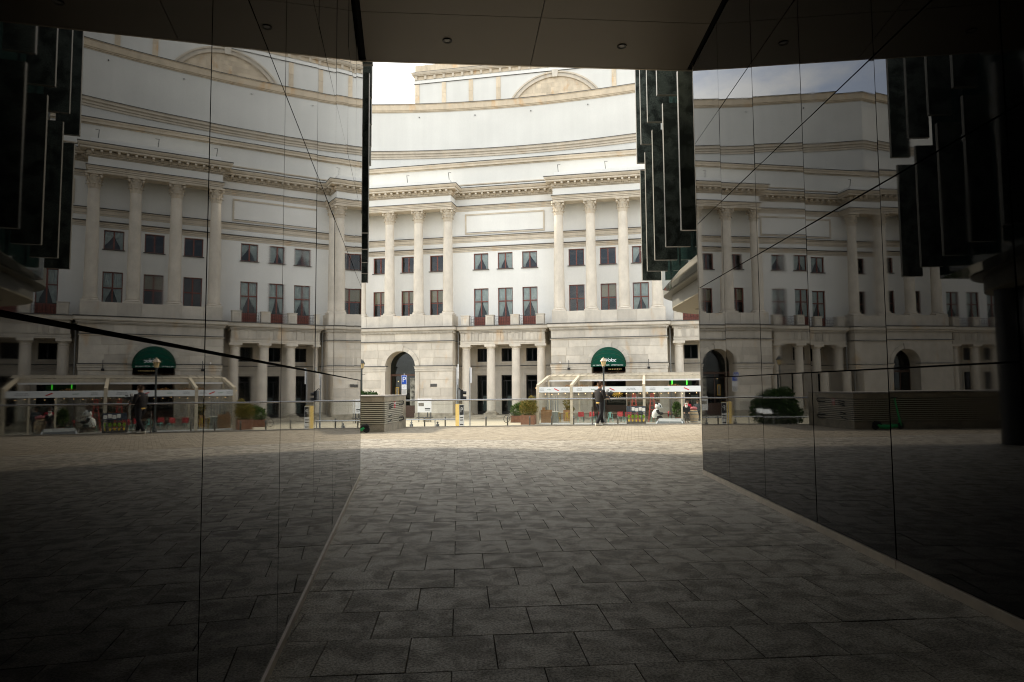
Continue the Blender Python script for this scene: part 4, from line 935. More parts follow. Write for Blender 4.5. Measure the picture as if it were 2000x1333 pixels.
# ---- Doric porticoes with balconies
dor = MB().lathe([(0.47, -0.78), (0.465, -0.7), (0.455, 1), (0.44, 3), (0.41, 5.4), (0.41, 5.46), (0.43, 5.47), (0.43, 5.50), (0.41, 5.51), (0.41, 5.62), (0.44, 5.65), (0.50, 5.72), (0.545, 5.80)], 26)
dor_me = dor.mesh('column'); dor_me.materials.append(M['shaft'])
for p in dor_me.polygons: p.use_smooth = len(p.vertices) == 4
dc = MB().box(-0.57, 0.57, -0.57, 0.57, 5.80, 6.02); dc_me = dc.mesh('capital'); dc_me.materials.append(M['shaft'])
db = MB().lathe([(0.60, -1.0), (0.62, -0.95), (0.60, -0.88), (0.52, -0.83), (0.48, -0.78)], 26); db.box(-0.66, 0.66, -0.66, 0.66, -1.2, -1.0); db_me = db.mesh('base'); db_me.materials.append(M['rock'])
def balcony_rail(w_):
    mb = MB(); mb.tube([(-w_ / 2, 0, 0.98), (w_ / 2, 0, 0.98)], 0.018, 5); mb.tube([(-w_ / 2, 0, 0.14), (w_ / 2, 0, 0.14)], 0.014, 5)
    n = 9
    for i in range(n + 1): x = -w_ / 2 + w_ * i / n; mb.tube([(x, 0, 0.02), (x, 0, 0.98)], 0.011, 4)
    for i in range(3):
        x = -w_ / 2 + w_ * (i + 0.5) / 3; pts = [(x + 0.16 * cos(t * pi / 6), 0, 0.55 + 0.16 * sin(t * pi / 6)) for t in range(13)]; mb.tube(pts, 0.012, 4, False)
        for dx, dz in ((0.18, 0.2), (-0.18, 0.2), (0.18, -0.2), (-0.18, -0.2)):
            pts = [(x + dx + 0.07 * cos(t * pi / 4), 0, 0.55 + dz + 0.07 * sin(t * pi / 4)) for t in range(9)]; mb.tube(pts, 0.009, 4, False)
    return mb.mesh('balcony_rail')
br_me = balcony_rail(1.72); br_me.materials.append(M['iron'])
for c in MC:
    PF = 0.62                                         # entablature face depth
    for k in (-1.5, -0.5, 0.5, 1.5):
        o = share('column', dor_me, TH, (c + k * 2.62, 1.2, 0)); share('capital', dc_me, o); share('base', db_me, o)
    path = [(c - 4.42, GD), (c - 4.42, PF), (c + 4.42, PF), (c + 4.42, GD)]
    mb = MB(); mb.box(c - 4.40, c + 4.40, PF + 0.02, 1.75, 6.02, 7.5); mb.box(c - 4.40, c + 4.40, 1.75, GD, 6.6, 7.9); mb.box(c - 4.40, c - 3.4, 1.75, GD, 6.02, 6.6); mb.box(c + 3.4, c + 4.40, 1.75, GD, 6.02, 6.6)
    mb.build('portico_beam', M['stone'], TH)
    course('portico_architrave', path, [(0, 6.02), (0, 6.12), (.02, 6.14), (.02, 6.32), (.06, 6.34), (.06, 6.40), (-.05, 6.41)], 'stone')
    course('portico_cornice', path, [(0, 7.22), (.05, 7.25), (.05, 7.34), (.12, 7.36), (.12, 7.48), (.26, 7.52), (.30, 7.60), (.30, 7.82), (.34, 7.88), (-.5, 7.92)], 'stone', flash=(7.89, 0.35))
    for i in range(12):                               # triglyphs and metopes
        s = c - 4.2 + 8.4 * i / 11
        mb = MB()
        for q in (-0.13, 0.0, 0.13): mb.box(s + q - 0.05, s + q + 0.05, PF - 0.06, PF + 0.03, 6.42, 7.12)
        mb.box(s - 0.2, s + 0.2, PF - 0.05, PF + 0.03, 7.12, 7.22); mb.box(s - 0.19, s + 0.19, PF - 0.025, PF + 0.03, 6.42, 7.12); mb.build('triglyph', M['stone'], TH)
        if i < 11: MB().box(s + 0.21, s + 8.4 / 11 - 0.21, PF + 0.0, PF + 0.03, 6.46, 7.14).build('metope', M['stone'], TH)
    de = MB(); along(path, 0.15, lambda p, d, nn: de.obox((p.x + nn.x * .085, p.y + nn.y * .085, 7.30), (d.x * .042, d.y * .042, 0), (nn.x * .035, nn.y * .035, 0), (0, 0, .05)))
    stuff(de.build('dentil', M['stone'], TH))
    MB().box(c - 4.4, c + 4.4, PF - 0.1, WD + 0.3, 7.9, 7.95).build('balcony_floor', M['flash'], TH)
    for k in (-1.5, -0.5, 0.5, 1.5):
        s = c + k * 2.62; ped = MB().box(s - 0.43, s + 0.43, PF - 0.02, PF + 0.6, 7.96, 9.0); ped.box(s - 0.47, s + 0.47, PF - 0.06, PF + 0.64, 9.0, 9.07)
        o = ped.build('pedestal', M['stone'], TH)
        f = MB(); f.box(s - 0.36, s + 0.36, PF - 0.055, PF - 0.021, 8.8, 8.92); f.box(s - 0.36, s + 0.36, PF - 0.055, PF - 0.021, 8.06, 8.16); f.box(s - 0.36, s - 0.26, PF - 0.055, PF - 0.021, 8.16, 8.8); f.box(s + 0.26, s + 0.36, PF - 0.055, PF - 0.021, 8.16, 8.8); f.build('panel_frame', M['stone'], o)
    for k in (-1, 0, 1): share('balcony_rail', br_me, TH, (c + k * 2.62, PF + 0.25, 7.95))
    # steps
    for k in range(3): MB().box(c - 5.0, c + 5.0, -0.25 - 0.38 * k, GD + 0.1 if k == 0 else -0.25 - 0.38 * (k - 1), ST - 0.02, -1.2 - 0.1 * k).build('step', M['rock'], TH)
    MB().tube([(c - 4.75, 1.0, 7.4), (c - 4.75, 1.0, ST + 0.1)], 0.06, 8).build('downpipe', M['grey_steel'], TH)
# light rods on the parapet, bracket lamps and small fittings
for s in (-11.43, -6.8, 4.81, 9.61, -28.2, -37.0, 14.3):
    o = MB().tube([(s, 0.86, 23.5), (s - 0.08, 0.8, 24.35)], 0.035, 6).build('parapet_rod', M['dark_steel'], TH)
    MB().bar((s - 0.02, 0.83, 24.32), (s + 0.22, 0.75, 24.3), 0.04).build('rod_head', M['dark_steel'], o)
for s in (5.72, 13.45):
    o = MB().tube([(s, -0.12, 3.35), (s, -0.12, 4.25)], 0.03, 6).build('bracket', M['dark_steel'], TH); MB().box(s - 0.12, s + 0.12, -0.3, -0.1, 3.30, 3.5).build('flood_lamp', M['black_frame'], o)
MB().tube([(4.9, -0.12, 4.0), (4.9, -0.45, 4.05)], 0.07, 8).build('security_camera', M['white'], TH)
# ---- green half-dome awning over the right arch
c = PC[2]; AWR = 1.69; AWZ = 3.78
aw = MB(); ng, nu = 15, 28
for g_ in range(ng + 1):
    ph = radians(4 + 86 * g_ / ng)
    for i in range(nu + 1):
        u = pi * i / nu; h_ = AWR * sin(u); aw.v.append((c + AWR * cos(u), -0.08 - h_ * sin(ph), AWZ + h_ * cos(ph)))
for g_ in range(ng):
    for i in range(nu): a = g_ * (nu + 1) + i; aw.f.append((a, a + 1, a + nu + 2, a + nu + 1))
awn = aw.build('awning', M['awning'], TH, smooth=True)
for ph in (radians(4), radians(33), radians(52), radians(70)):
    MB().tube([(c + (AWR + .006) * cos(pi * i / nu), -0.08 - (AWR + .006) * sin(pi * i / nu) * sin(ph), AWZ + (AWR + .006) * sin(pi * i / nu) * cos(ph)) for i in range(nu + 1)], 0.014, 5).build('awning_rib', plain('awning_seam', (0.03, 0.05, 0.025), 0.8) if 'seam' not in M else M['seam'], awn)
    M['seam'] = awn.children[-1].data.materials[0]
va = MB()
for i in range(nu + 1):
    u = pi * i / nu; x, y = c + AWR * cos(u), -0.08 - AWR * sin(u); va.v += [(x, y, AWZ + 0.0), (x, y, AWZ - 0.24)]
for i in range(nu): va.f.append((2*i, 2*i+2, 2*i+3, 2*i+1))
va.build('valance', M['awning'], awn)
def on_dome(x, y):
    zz = y; h2 = AWR**2 - x * x; return Vector((c + x, -0.08 - sqrt(max(h2 - zz * zz, 0.001)) - 0.015, AWZ + zz))
text_on('Voloc', 0.50, lambda x, y: on_dome(x + 0.30, y + 0.36), M['sign_white'], awn, 'lettering', shear=0.12, spacing=0.85)
text_on('PRE THEATRE    DINNER    AFTER THEATRE', 0.15, lambda x, y: Vector((c + x, -0.08 - sqrt(max(AWR**2 - x * x, 0.001)) - 0.015, AWZ - 0.12 + y)), M['sign_white'], awn, 'lettering')
for k in range(8):
    s = c - 0.05 + 0.17 * k; MB().ball((s, 1.62, 3.36), 0.035, n=6, m=5).build('lit_lamp', M['bulb'], TH)

# ================================================================== plaza edge: vent block, railing, scooter
TA = radians(-11.3)
vb = tag(empty('vent_block', (-4.82, 25.42, 0), radians(4.0)), 'long concrete ventilation block with louvred grilles at the plaza edge', 'vent block')
VL, VD, VH = 11.6, 3.1, 1.37                           # runs to the left (-x) from its front right corner
mb = MB(); mb.box(-VL, 0, 0, VD, 0, 0.29); mb.box(-VL, 0, 0, VD, 1.13, VH - 0.055); mb.box(-VL, -VL + .5, 0.0, VD, 0.29, 1.13)
mb.box(-0.5, 0, VD - 0.5, VD, 0.29, 1.13); mb.box(-VL + .5, -0.12, 0.14, VD - .1, 0.29, 1.13)
mb.build('body', M['concrete'], vb)
MB().box(-VL - .01, 0.012, -0.012, VD + 0.012, VH - 0.05, VH).build('coping', M['kerb'], vb)
nl = 11
for k in range(nl):
    z0 = 0.31 + k * 0.82 / nl
    o = MB(); o.prism_y([(0, 0)] * 0 or [(-VL + .5, z0), (-0.002, z0), (-0.002, z0 + 0.034), (-VL + .5, z0 + 0.034)], -0.012, 0.004); o.quad((-VL + .5, 0.004, z0 + 0.034), (-0.002, 0.004, z0 + 0.034), (-0.002, 0.09, z0 + 0.07), (-VL + .5, 0.09, z0 + 0.07)); o.build('louvre', M['louvre'], vb)
    b1 = VD - 0.5
    o = MB(); bend = 0.012 if k in (0, 1, 7, 8, 9) else 0.0
    o.obox((0.004, b1 / 2, z0 + 0.017 - bend / 2), (0.008, 0, 0), (0, b1 / 2, -bend / 2), (0, 0, 0.017)); o.quad((-0.004, 0.002, z0 + 0.034), (-0.004, b1, z0 + 0.034 - bend), (-0.09, b1, z0 + 0.07 - bend), (-0.09, 0.002, z0 + 0.07)); o.build('louvre', M['louvre'], vb)
for (y0, z0) in ((0.55, 1.0), (0.6, 0.92), (0.55, 0.85), (0.5, 0.55), (0.42, 0.36)):
    MB().tube([(0.02, y0, z0), (0.03, y0 + 0.25, z0 + 0.03), (0.03, y0 + 0.42, z0 + 0.06)], 0.017, 6).build('foam_scrap', M['rubber'], vb)
for z0 in (1.05, 0.40):
    MB().tube([(0.02, 2.0, z0 + 0.07), (0.03, 2.55, z0 + 0.07), (0.03, 2.62, z0), (0.03, 2.55, z0 - 0.07), (0.02, 2.0, z0 - 0.07)], 0.018, 6).build('foam_scrap', M['rubber'], vb)
sg = MB().box(0.012, 0.02, 1.28, 1.45, 0.86, 1.12).build('warning_sign', M['ink_red'], vb)
MB().box(0.021, 0.023, 1.30, 1.43, 1.0, 1.09).build('pictogram', M['sign_white'], sg); MB().box(0.021, 0.023, 1.33, 1.40, 0.895, 0.95).build('pictogram', M['sign_white'], sg)
for ch in list(vb.children) + list(sg.children):
    for v in ch.data.vertices: v.co.x += 0.172 * v.co.y
gr = tag(empty('glass_railing', (-4.6, 28.6, 0), radians(4.05)), 'long glass railing with steel handrail along the plaza edge', 'railing')
MB().tube([(-0.05, 0, 1.115), (13.6, 0, 1.115)], 0.034, 12).build('handrail', M['steel'], gr)
seg = [0.02, 1.7, 3.4, 5.1, 6.8, 8.05, 9.75, 11.45, 13.15]
for a, b in zip(seg[:-1], seg[1:]):
    MB().box(a + .008, b - .008, -0.006, 0.006, 0.02, 1.07).build('glass_pane', M['rail_glass'], gr)
for a in (8.05, 13.2):
    o = MB().tube([(a, 0, 0), (a, 0, 0.78)], 0.028, 10).build('post', M['steel'], gr); MB().lathe([(0.06, 0), (0.06, 0.015), (0.03, 0.03)], 12, (a, 0, 0)).build('foot', M['steel'], o)
# green rental scooter parked in front of the block, handlebar out of direct sight
sc = tag(empty('kick_scooter', (-5.95, 25.12, 0), radians(3)), 'green kick scooter standing in front of the ventilation block', 'scooter')
def wheel(mb, c, r, t, n=20):
    pts = [(c[0] + (r - t) * cos(2*pi*k/n), c[1], c[2] + (r - t) * sin(2*pi*k/n)) for k in range(n + 1)]; mb.tube(pts, t, 8, False); return mb
for x in (0.52, -0.50):
    o = wheel(MB(), (x, 0, 0.125), 0.125, 0.028).build('wheel', M['rubber'], sc, smooth=True); mb = MB(); mb.tube([(x, -0.02, 0.125), (x, 0.02, 0.125)], 0.07, 12); mb.build('hub', M['rubber'], o)
mb = MB(); mb.tube([(-0.40, 0, 0.12), (-0.25, 0, 0.11), (0.20, 0, 0.11), (0.34, 0, 0.13), (0.44, 0, 0.19)], [.035, .045, .05, .045, .035], 8, flat=1.6); mb.build('deck', M['scooter'], sc)
MB().tube([(0.30, 0, 0.15), (0.36, 0, 0.24), (0.52, 0, 0.28), (0.62, 0, 0.22)], [.03, .05, .05, .03], 8).build('rear_guard', M['rubber'], sc)
MB().tube([(0.36, 0, 0.15), (0.42, 0, 0.26)], 0.025, 8).build('bracket', M['scooter'], sc)
MB().tube([(-0.50, 0, 0.2), (-0.33, 0, 1.12)], [.04, .028], 10).build('steering_column', M['scooter'], sc)
MB().tube([(-0.33, -0.24, 1.14), (-0.33, 0.24, 1.14)], 0.02, 8).build('handlebar', M['rubber'], sc)
MB().tube([(-0.52, 0, 0.125), (-0.50, 0, 0.27), (-0.42, 0, 0.25)], 0.035, 8).build('fork', M['scooter'], sc)

# ================================================================== street furniture
tall = MB().lathe([(0.055, 0), (0.055, 0.80), (0.075, 0.81), (0.075, 0.83), (0.04, 0.85), (0.06, 0.90), (0.055, 0.94), (0.02, 0.97)], 14).mesh('bollard'); tall.materials.append(M['dark_steel'])
fat = MB().lathe([(0.13, 0), (0.13, 0.45), (0.10, 0.48), (0.05, 0.50), (0.05, 0.53), (0.085, 0.57), (0.085, 0.61), (0.03, 0.66)], 14).mesh('bollard'); fat.materials.append(M['dark_steel'])
for p in list(tall.polygons) + list(fat.polygons): p.use_smooth = True
bx = [-6.58, -5.04, -1.99, -0.38, 1.28, 2.92, 4.56, 7.86, 9.62]
for k, x in enumerate(bx):
    o = share('bollard', tall, None, (x, 50.6, ST)); tag(o, 'slim dark steel bollard, %s from the left in the row before the theatre' % ORD[k], 'bollard', 'slim bollards along the street')
for k, x in enumerate((-7.48, -5.55)):
    o = share('bollard', fat, None, (x, 50.0, ST)); tag(o, ('short thick knob-topped bollard beside the ventilation block', 'short thick knob-topped bollard left of the traffic light')[k], 'bollard', 'short thick bollards')
# low ramp railing in the street
rr = tag(empty('ramp_railing', (-12.5, 43.2, ST), radians(0)), 'low steel railing beyond the glass railing, left of the parking totem', 'railing')
MB().tube([(0, 0, 1.13), (9.15, 0, 1.13)], 0.035, 10).build('handrail', M['steel'], rr); MB().tube([(0, 0, 0.55), (9.15, 0, 0.55)], 0.02, 8).build('mid_rail', M['steel'], rr)
for k in range(7): MB().tube([(0.05 + 1.5 * k, 0, 0), (0.05 + 1.5 * k, 0, 1.12)], 0.03, 8).build('post', M['grey_steel'], rr)
# parking totem
pt = tag(empty('parking_totem', (-2.66, 34.0, ST), radians(-48)), 'narrow yellow and white parking totem behind the glass railing', 'totem')
MB().box(-0.15, 0.15, -0.15, 0.15, 0, 2.32).build('body', M['yellow'], pt)
rp_ = MB().box(0.151, 0.158, -0.145, 0.145, 0.02, 2.30).build('side_plate', M['sign_white'], pt)
MB().box(0.159, 0.162, -0.13, 0.13, 1.78, 2.27).build('black_square', M['ink_dark'], rp_)
text_on('P', 0.34, lambda x, y: Vector((0.165, x, 2.02 + y)), M['sign_white'], rp_)
for z0 in (1.62, 1.50, 1.28, 1.16, 0.9): MB().box(0.159, 0.162, -0.10, 0.10, z0, z0 + 0.05).build('printed_line', M['ink_dark'], rp_)
# traffic light seen from the side, bare sign pole
tl = tag(empty('traffic_light', (-3.78, 46.0, ST)), 'black traffic light seen from the side on a weathered pole', 'traffic light')
MB().tube([(0, 0, 0), (0, 0, 4.55)], 0.06, 10).build('pole', M['grey_steel'], tl)
MB().box(-0.03, 0.08, -0.05, 0.05, 3.35, 4.5).build('sign_edge', M['sign_white'], tl); MB().box(0.06, 0.12, -0.25, 0.25, 3.75, 4.75).build('sign_plate', M['white'], tl)
MB().box(0.10, 0.24, -0.16, 0.16, 2.25, 3.0).build('back_plate', M['grey_steel'], tl)
MB().box(0.245, 0.42, -0.15, 0.15, 2.28, 2.98).build('signal_head', M['cam_black'], tl)
for z0 in (2.45, 2.80): MB().tube([(0.40, 0, z0), (0.64, 0, z0 - 0.02)], 0.11, 12).build('visor', M['cam_black'], tl)
MB().tube([(0, 0, 3.02), (0.12, 0, 3.12), (0.28, 0, 2.99)], 0.03, 6).build('arm', M['cam_black'], tl)
sp = tag(empty('sign_pole', (-2.9, 46.0, ST)), 'thin grey pole carrying an edge-on white sign, right of the traffic light', 'sign pole')
MB().tube([(0, 0, 0), (0, 0, 4.5)], 0.04, 10).build('pole', M['grey_steel'], sp); MB().box(0.05, 0.12, -0.4, 0.4, 3.45, 4.5).build('sign_plate', M['sign_white'], sp)
# parking sign
ps = tag(empty('parking_sign', (-8.66, 54.0, ST)), 'blue parking sign with white P on a post before the left arch', 'sign')
MB().tube([(0, 0.03, 0), (0, 0.03, 4.3)], 0.035, 10).build('post', M['grey_steel'], ps)
b_ = MB().box(-0.21, 0.21, -0.03, -0.005, 3.44, 4.17).build('sign_plate', M['sign_white'], ps); MB().box(-0.19, 0.19, -0.036, -0.031, 3.46, 4.15).build('blue_field', M['sign_blue'], b_)
text_on('P', 0.62, lambda x, y: Vector((x, -0.042, 3.80 + y)), M['sign_white'], b_)
b_ = MB().box(-0.20, 0.20, -0.03, -0.005, 3.04, 3.42).build('sign_plate', M['sign_white'], ps); MB().bar((-0.06, -0.034, 3.15), (0.07, -0.034, 3.33), 0.025, 0.004).build('arrow', M['ink'], b_)
b_ = MB().box(-0.20, 0.20, -0.03, -0.005, 2.62, 3.02).build('sign_plate', M['paper'], ps)
for k in range(4): MB().box(-0.15, 0.15, -0.034, -0.031, 2.68 + k * 0.08, 2.71 + k * 0.08).build('printed_line', M['ink'], b_)
# information boards
def info_board(x, y, label, w_=1.34):
    r = tag(empty('information_board', (x, y, ST), TA), label, 'notice board', 'white information boards on legs')
    b = MB().box(-w_ / 2, w_ / 2, -0.03, 0.03, 0.88, 2.15).build('board', M['sign_white'], r)
    MB().box(-w_ / 2 + .1, -w_ / 2 + .62, -0.036, -0.031, 1.45, 1.76).build('printed_photo', M['photo'], b); MB().box(0.05, w_ / 2 - .1, -0.036, -0.031, 1.18, 1.27).build('printed_line', M['ink_dark'], b)
    for k in range(3): MB().box(0.05, w_ / 2 - .12, -0.036, -0.031, 1.02 + k * .05, 1.04 + k * .05).build('printed_line', M['ink'], b)
    MB().box(-0.05, w_ / 2 - .15, -0.036, -0.031, 1.95, 2.02).build('printed_line', M['ink_red'], b)
    for q in (-w_ / 2 + .1, w_ / 2 - .4, w_ / 2 - .08): MB().box(q - .04, q + .04, 0.035, 0.10, 0.0, 0.95).build('leg', M['dark_steel'], r)
    MB().box(-w_ / 2 - .05, w_ / 2 + .05, -0.15, 0.35, 0.38, 0.46).build('shelf', M['dark_steel'], r); MB().box(-0.15, 0.40, 0.0, 0.3, 0.02, 0.38).build('ballast', M['rock'], r)
    return r
info_board(-8.15, 62.6, 'white information board with small photo on legs below the left arch')
# lanterns
def lantern(x, y, label):
    r = tag(empty('street_lamp', (x, y, ST)), label, 'street lamp', 'old-style lanterns along the theatre')
    MB().lathe([(0.16, 0), (0.16, 0.5), (0.09, 0.6), (0.075, 1.0), (0.065, 4.62), (0.09, 4.64), (0.06, 4.70)], 14).build('post', M['lamp_post'], r, smooth=True)
    MB().tube([(-0.28, 0, 4.25), (0.28, 0, 4.25)], 0.018, 6).build('ladder_bar', M['lamp_post'], r)
    MB().lathe([(0.10, 4.70), (0.14, 4.72), (0.12, 4.76)], 6).build('lamp_base', M['lamp_post'], r)
    g = MB().lathe([(0.13, 4.76), (0.21, 5.14)], 6).build('lamp_glass', M['lamp_glass'], r)
    for k in range(6):
        a = 2 * pi * k / 6; MB().tube([(0.135 * cos(a), 0.135 * sin(a), 4.76), (0.22 * cos(a), 0.22 * sin(a), 5.14)], 0.012, 5).build('glazing_bar', M['lamp_post'], g)
    MB().lathe([(0.27, 5.14), (0.275, 5.16), (0.14, 5.36), (0.13, 5.39), (0.05, 5.41), (0.04, 5.47), (0.0, 5.5)], 6, cap=False).build('lamp_roof', plain('pale_lamp_roof', (0.45, 0.36, 0.25), 0.5) if 'lroof' not in M else M['lroof'], r); M['lroof'] = r.children[-1].data.materials[0]
    return r
lantern(7.32, 54.0, 'old-style street lamp with warm glass standing before the green awning')
lantern(-12.18, 54.5, 'old-style street lamp with warm glass left of the left arch')
# shrubs and planters
def planter_bush(name, x, y, w_, hp, ells, label, mat, n, size, seed):
    r = tag(empty(name, (x, y, ST), TA), label, 'planter'); p = MB(); t = .04
    p.box(-w_/2, w_/2, -w_/2, -w_/2 + t, 0, hp); p.box(-w_/2, w_/2, w_/2 - t, w_/2, 0, hp); p.box(-w_/2, -w_/2 + t, -w_/2 + t, w_/2 - t, 0, hp); p.box(w_/2 - t, w_/2, -w_/2 + t, w_/2 - t, 0, hp); p.build('planter_box', M['corten'], r)
    MB().box(-w_/2 + t, w_/2 - t, -w_/2 + t, w_/2 - t, 0.02, hp - .08).build('soil', M['bed'], r)
    for k in range(5): MB().tube([(0.1 * cos(k * 2.1), 0.1 * sin(k * 2.1), hp - .1), (0.4 * cos(k * 2.1), 0.4 * sin(k * 2.1), hp + ells[0][2] * 0.7)], [.03, .012], 5).build('stem', M['twig'], r)
    foliage('foliage', M[mat], r, [(a, b, hp + c, d, e, f) for a, b, c, d, e, f in ells], n, size, seed); return r
planter_bush('planter_shrub', 1.35, 57.2, 1.15, 0.78, [(0.0, 0, 0.55, 0.78, 0.7, 0.75), (0.32, 0, 1.15, 0.42, 0.4, 0.55), (-0.3, 0, 0.7, 0.5, 0.5, 0.6)], 'rust planter with large yellowing shrub at the restaurant corner', 'leaf_y', 2600, 0.11, 11)
planter_bush('planter_shrub', 0.35, 60.6, 0.9, 0.60, [(0, 0, 0.45, 0.6, 0.55, 0.65), (0.25, 0, 0.8, 0.35, .35, .45)], 'rust planter with smaller green shrub behind the bicycle', 'leaf', 1600, 0.10, 12)
hb = tag(empty('round_shrub', (-11.4, 53.0, ST)), 'big rounded dark evergreen shrub behind the ventilation block', 'shrub')
foliage('foliage', M['leaf_d'], hb, [(0, 0, 1.35, 1.7, 1.3, 1.45), (-0.7, 0.2, 1.75, 1.0, 1.0, 1.35), (0.75, 0, 1.2, 1.15, 1.1, 1.25), (0.3, -0.3, 2.1, 0.8, 0.7, 0.85), (-1.3, 0, 0.8, 0.8, 0.8, 0.85)], 11000, 0.2, 13)
MB().lathe([(0.8, 0), (1.05, 0.6), (1.1, 1.3), (0.9, 1.9), (0.4, 2.3), (0.0, 2.35)], 14, cap=False).build('inner_mass', plain('dark_shrub_core', (0.012, 0.02, 0.008), 0.95), hb)
h2 = tag(empty('clipped_hedge', (-21.5, 52.0, ST)), 'low dark clipped hedge left of the rounded shrub', 'hedge')
foliage('foliage', M['leaf_d'], h2, [(x * 0.9, 0, 0.9, 0.9, 0.7, 0.95) for x in range(-4, 5)], 6000, 0.17, 14)
# bicycle leaning by the portico
bk = tag(empty('bicycle', (-0.1, 60.2, ST), radians(35)), 'dark bicycle parked beside the small green shrub planter', 'bicycle')
for x in (-0.52, 0.52):
    o = wheel(MB(), (x, 0, 0.34), 0.34, 0.022, 26).build('wheel', M['rubber'], bk); sp_ = MB()
    for k in range(8): a = k * pi / 8; sp_.tube([(x - .3 * cos(a), 0, .34 - .3 * sin(a)), (x + .3 * cos(a), 0, .34 + .3 * sin(a))], 0.004, 3)
    stuff(sp_.build('spoke', M['steel'], o))
fr_ = MB()
for a, b in (((-.52, 0, .34), (-.12, 0, .34)), ((-.52, 0, .34), (-.2, 0, .78)), ((-.12, 0, .34), (-.24, 0, .86)), ((-.12, 0, .34), (.33, 0, .74)), ((-.21, 0, .78), (.31, 0, .82)), ((.52, 0, .34), (.30, 0, .95))): fr_.tube([a, b], 0.02, 6)
fr_.build('frame', M['dark_steel'], bk); MB().ball((-.26, 0, .92), .13, .07, .04).build('saddle', M['rubber'], bk); MB().tube([(.33, -.27, 1.0), (.27, -.1, 1.0), (.27, .1, 1.0), (.33, .27, 1.0)], 0.016, 6).build('handlebar', M['rubber'], bk)
MB().tube([(-.12, -.02, .34), (-.12, .02, .34)], .09, 12).build('chainring', M['steel'], bk)
# silver car on the street below, only its roof shows over the edge
ca = tag(empty('car', (8.45, 36.4, ST - 0.12), radians(-105)), 'silver hatchback on the lower street, only roof and windscreen showing', 'car')
prof = [(-2.05, .35), (-2.08, .75), (-1.95, .98), (-1.2, 1.02), (1.0, .98), (1.75, .82), (2.05, .62), (2.08, .35)]
mb = MB(); mb.prism_y(prof, -0.86, 0.86); mb.build('body', M['car'], ca)
cab = [((-1.75, 1.0), .80), ((-1.45, 1.40), .62), ((-1.15, 1.47), .60), ((0.05, 1.46), .60), ((0.35, 1.38), .62), ((1.10, 0.98), .78)]
rf = MB(); rf.quad(*[(cab[i][0][0], q * cab[i][1], cab[i][0][1]) for i, q in ((1, -1), (2, -1), (2, 1), (1, 1))][::1]); rf.quad((cab[2][0][0], -.60, 1.47), (0.05, -.60, 1.46), (0.05, .60, 1.46), (cab[2][0][0], .60, 1.47)); rf.quad((0.05, -.60, 1.46), (.35, -.62, 1.38), (.35, .62, 1.38), (0.05, .60, 1.46)); rf.build('roof', M['car'], ca)
MB().quad((.35, -.62, 1.38), (1.10, -.78, .98), (1.10, .78, .98), (.35, .62, 1.38)).build('windscreen', M['car_glass'], ca)
MB().quad((-1.75, -.80, 1.0), (-1.45, -.62, 1.40), (-1.45, .62, 1.40), (-1.75, .80, 1.0)).build('rear_window', M['car_glass'], ca)
for q in (-1, 1):
    MB().quad(*[(x, q * w_, z) for (x, z), w_ in cab]).build('side_window', M['car_glass'], ca)
    for x, z, w_, x2, z2, w2 in ((.35, 1.38, .63, 1.10, .98, .79), (-1.45, 1.40, .63, -1.75, 1.0, .81), (-.35, 1.46, .615, -.35, 1.0, .79)): MB().bar((x, q * w_, z), (x2, q * w2, z2), .06, .05).build('pillar', M['car'], ca)
    MB().bar((-1.45, q * .615, 1.41), (.35, q * .615, 1.40), .05, .06).build('roof_rail', M['car'], ca)
    MB().obox((.85, q * .98, 1.02), (.06, 0, 0), (0, .10, 0), (0, 0, .06)).build('mirror', M['car'], ca)
    MB().box(2.0, 2.09, q * .62 - .16, q * .62 + .16, .58, .72).build('headlight', M['chrome'], ca)
    for x in (-1.3, 1.3):
        o = MB().tube([(x, q * .72, .32), (x, q * .9, .32)], .32, 20).build('wheel', M['rubber'], ca); MB().tube([(x, q * .9, .32), (x, q * .91, .32)], .2, 16).build('rim', M['chrome'], o)
# flat notice lectern on the left
nl_ = tag(empty('notice_lectern', (-9.75, 50.5, ST)), 'small slanted white notice lectern behind the ventilation block', 'lectern')
MB().tube([(0, 0, 0), (0, 0, 1.1)], 0.05, 8).build('post', M['dark_steel'], nl_); MB().obox((0, 0, 1.2), (.5, 0, 0), (0, .25, .15), (0, -.012, .02)).build('panel', M['sign_white'], nl_)

# ================================================================== restaurant conservatory in front of the right pavilion
def TE(name, s, n, label, cat, group=None, rz=0.0, z=ST):
    return tag(empty(name, T2W(s, -n, z), TA + rz), label, cat, group)
RE = tag(empty('restaurant_conservatory', T2W(0, 0, 0), TA), 'cream framed glass restaurant conservatory with white banner before the right pavilion', 'conservatory')
FN, RN = 9.5, 2.7                                      # front and ridge distance from the podium
RS = [4.09, 6.97, 12.99, 19.0]
for s in RS:
    MB().box(s - 0.11, s + 0.11, -FN - 0.11, -FN + 0.11, ST, 1.66).build('post', M['cream'], RE)
    MB().bar((s, -FN - 0.02, 1.70), (s, -RN, 2.60), 0.22, 0.24).build('rafter', M['cream'], RE)
    MB().box(s - 0.08, s + 0.08, -RN - 0.08, -RN + 0.08, ST, 2.5).build('post', M['cream'], RE)
for s in (16.0, 17.55): MB().box(s - 0.06, s + 0.06, -FN - 0.05, -FN + 0.07, ST, 1.2).build('mullion', M['cream'], RE)
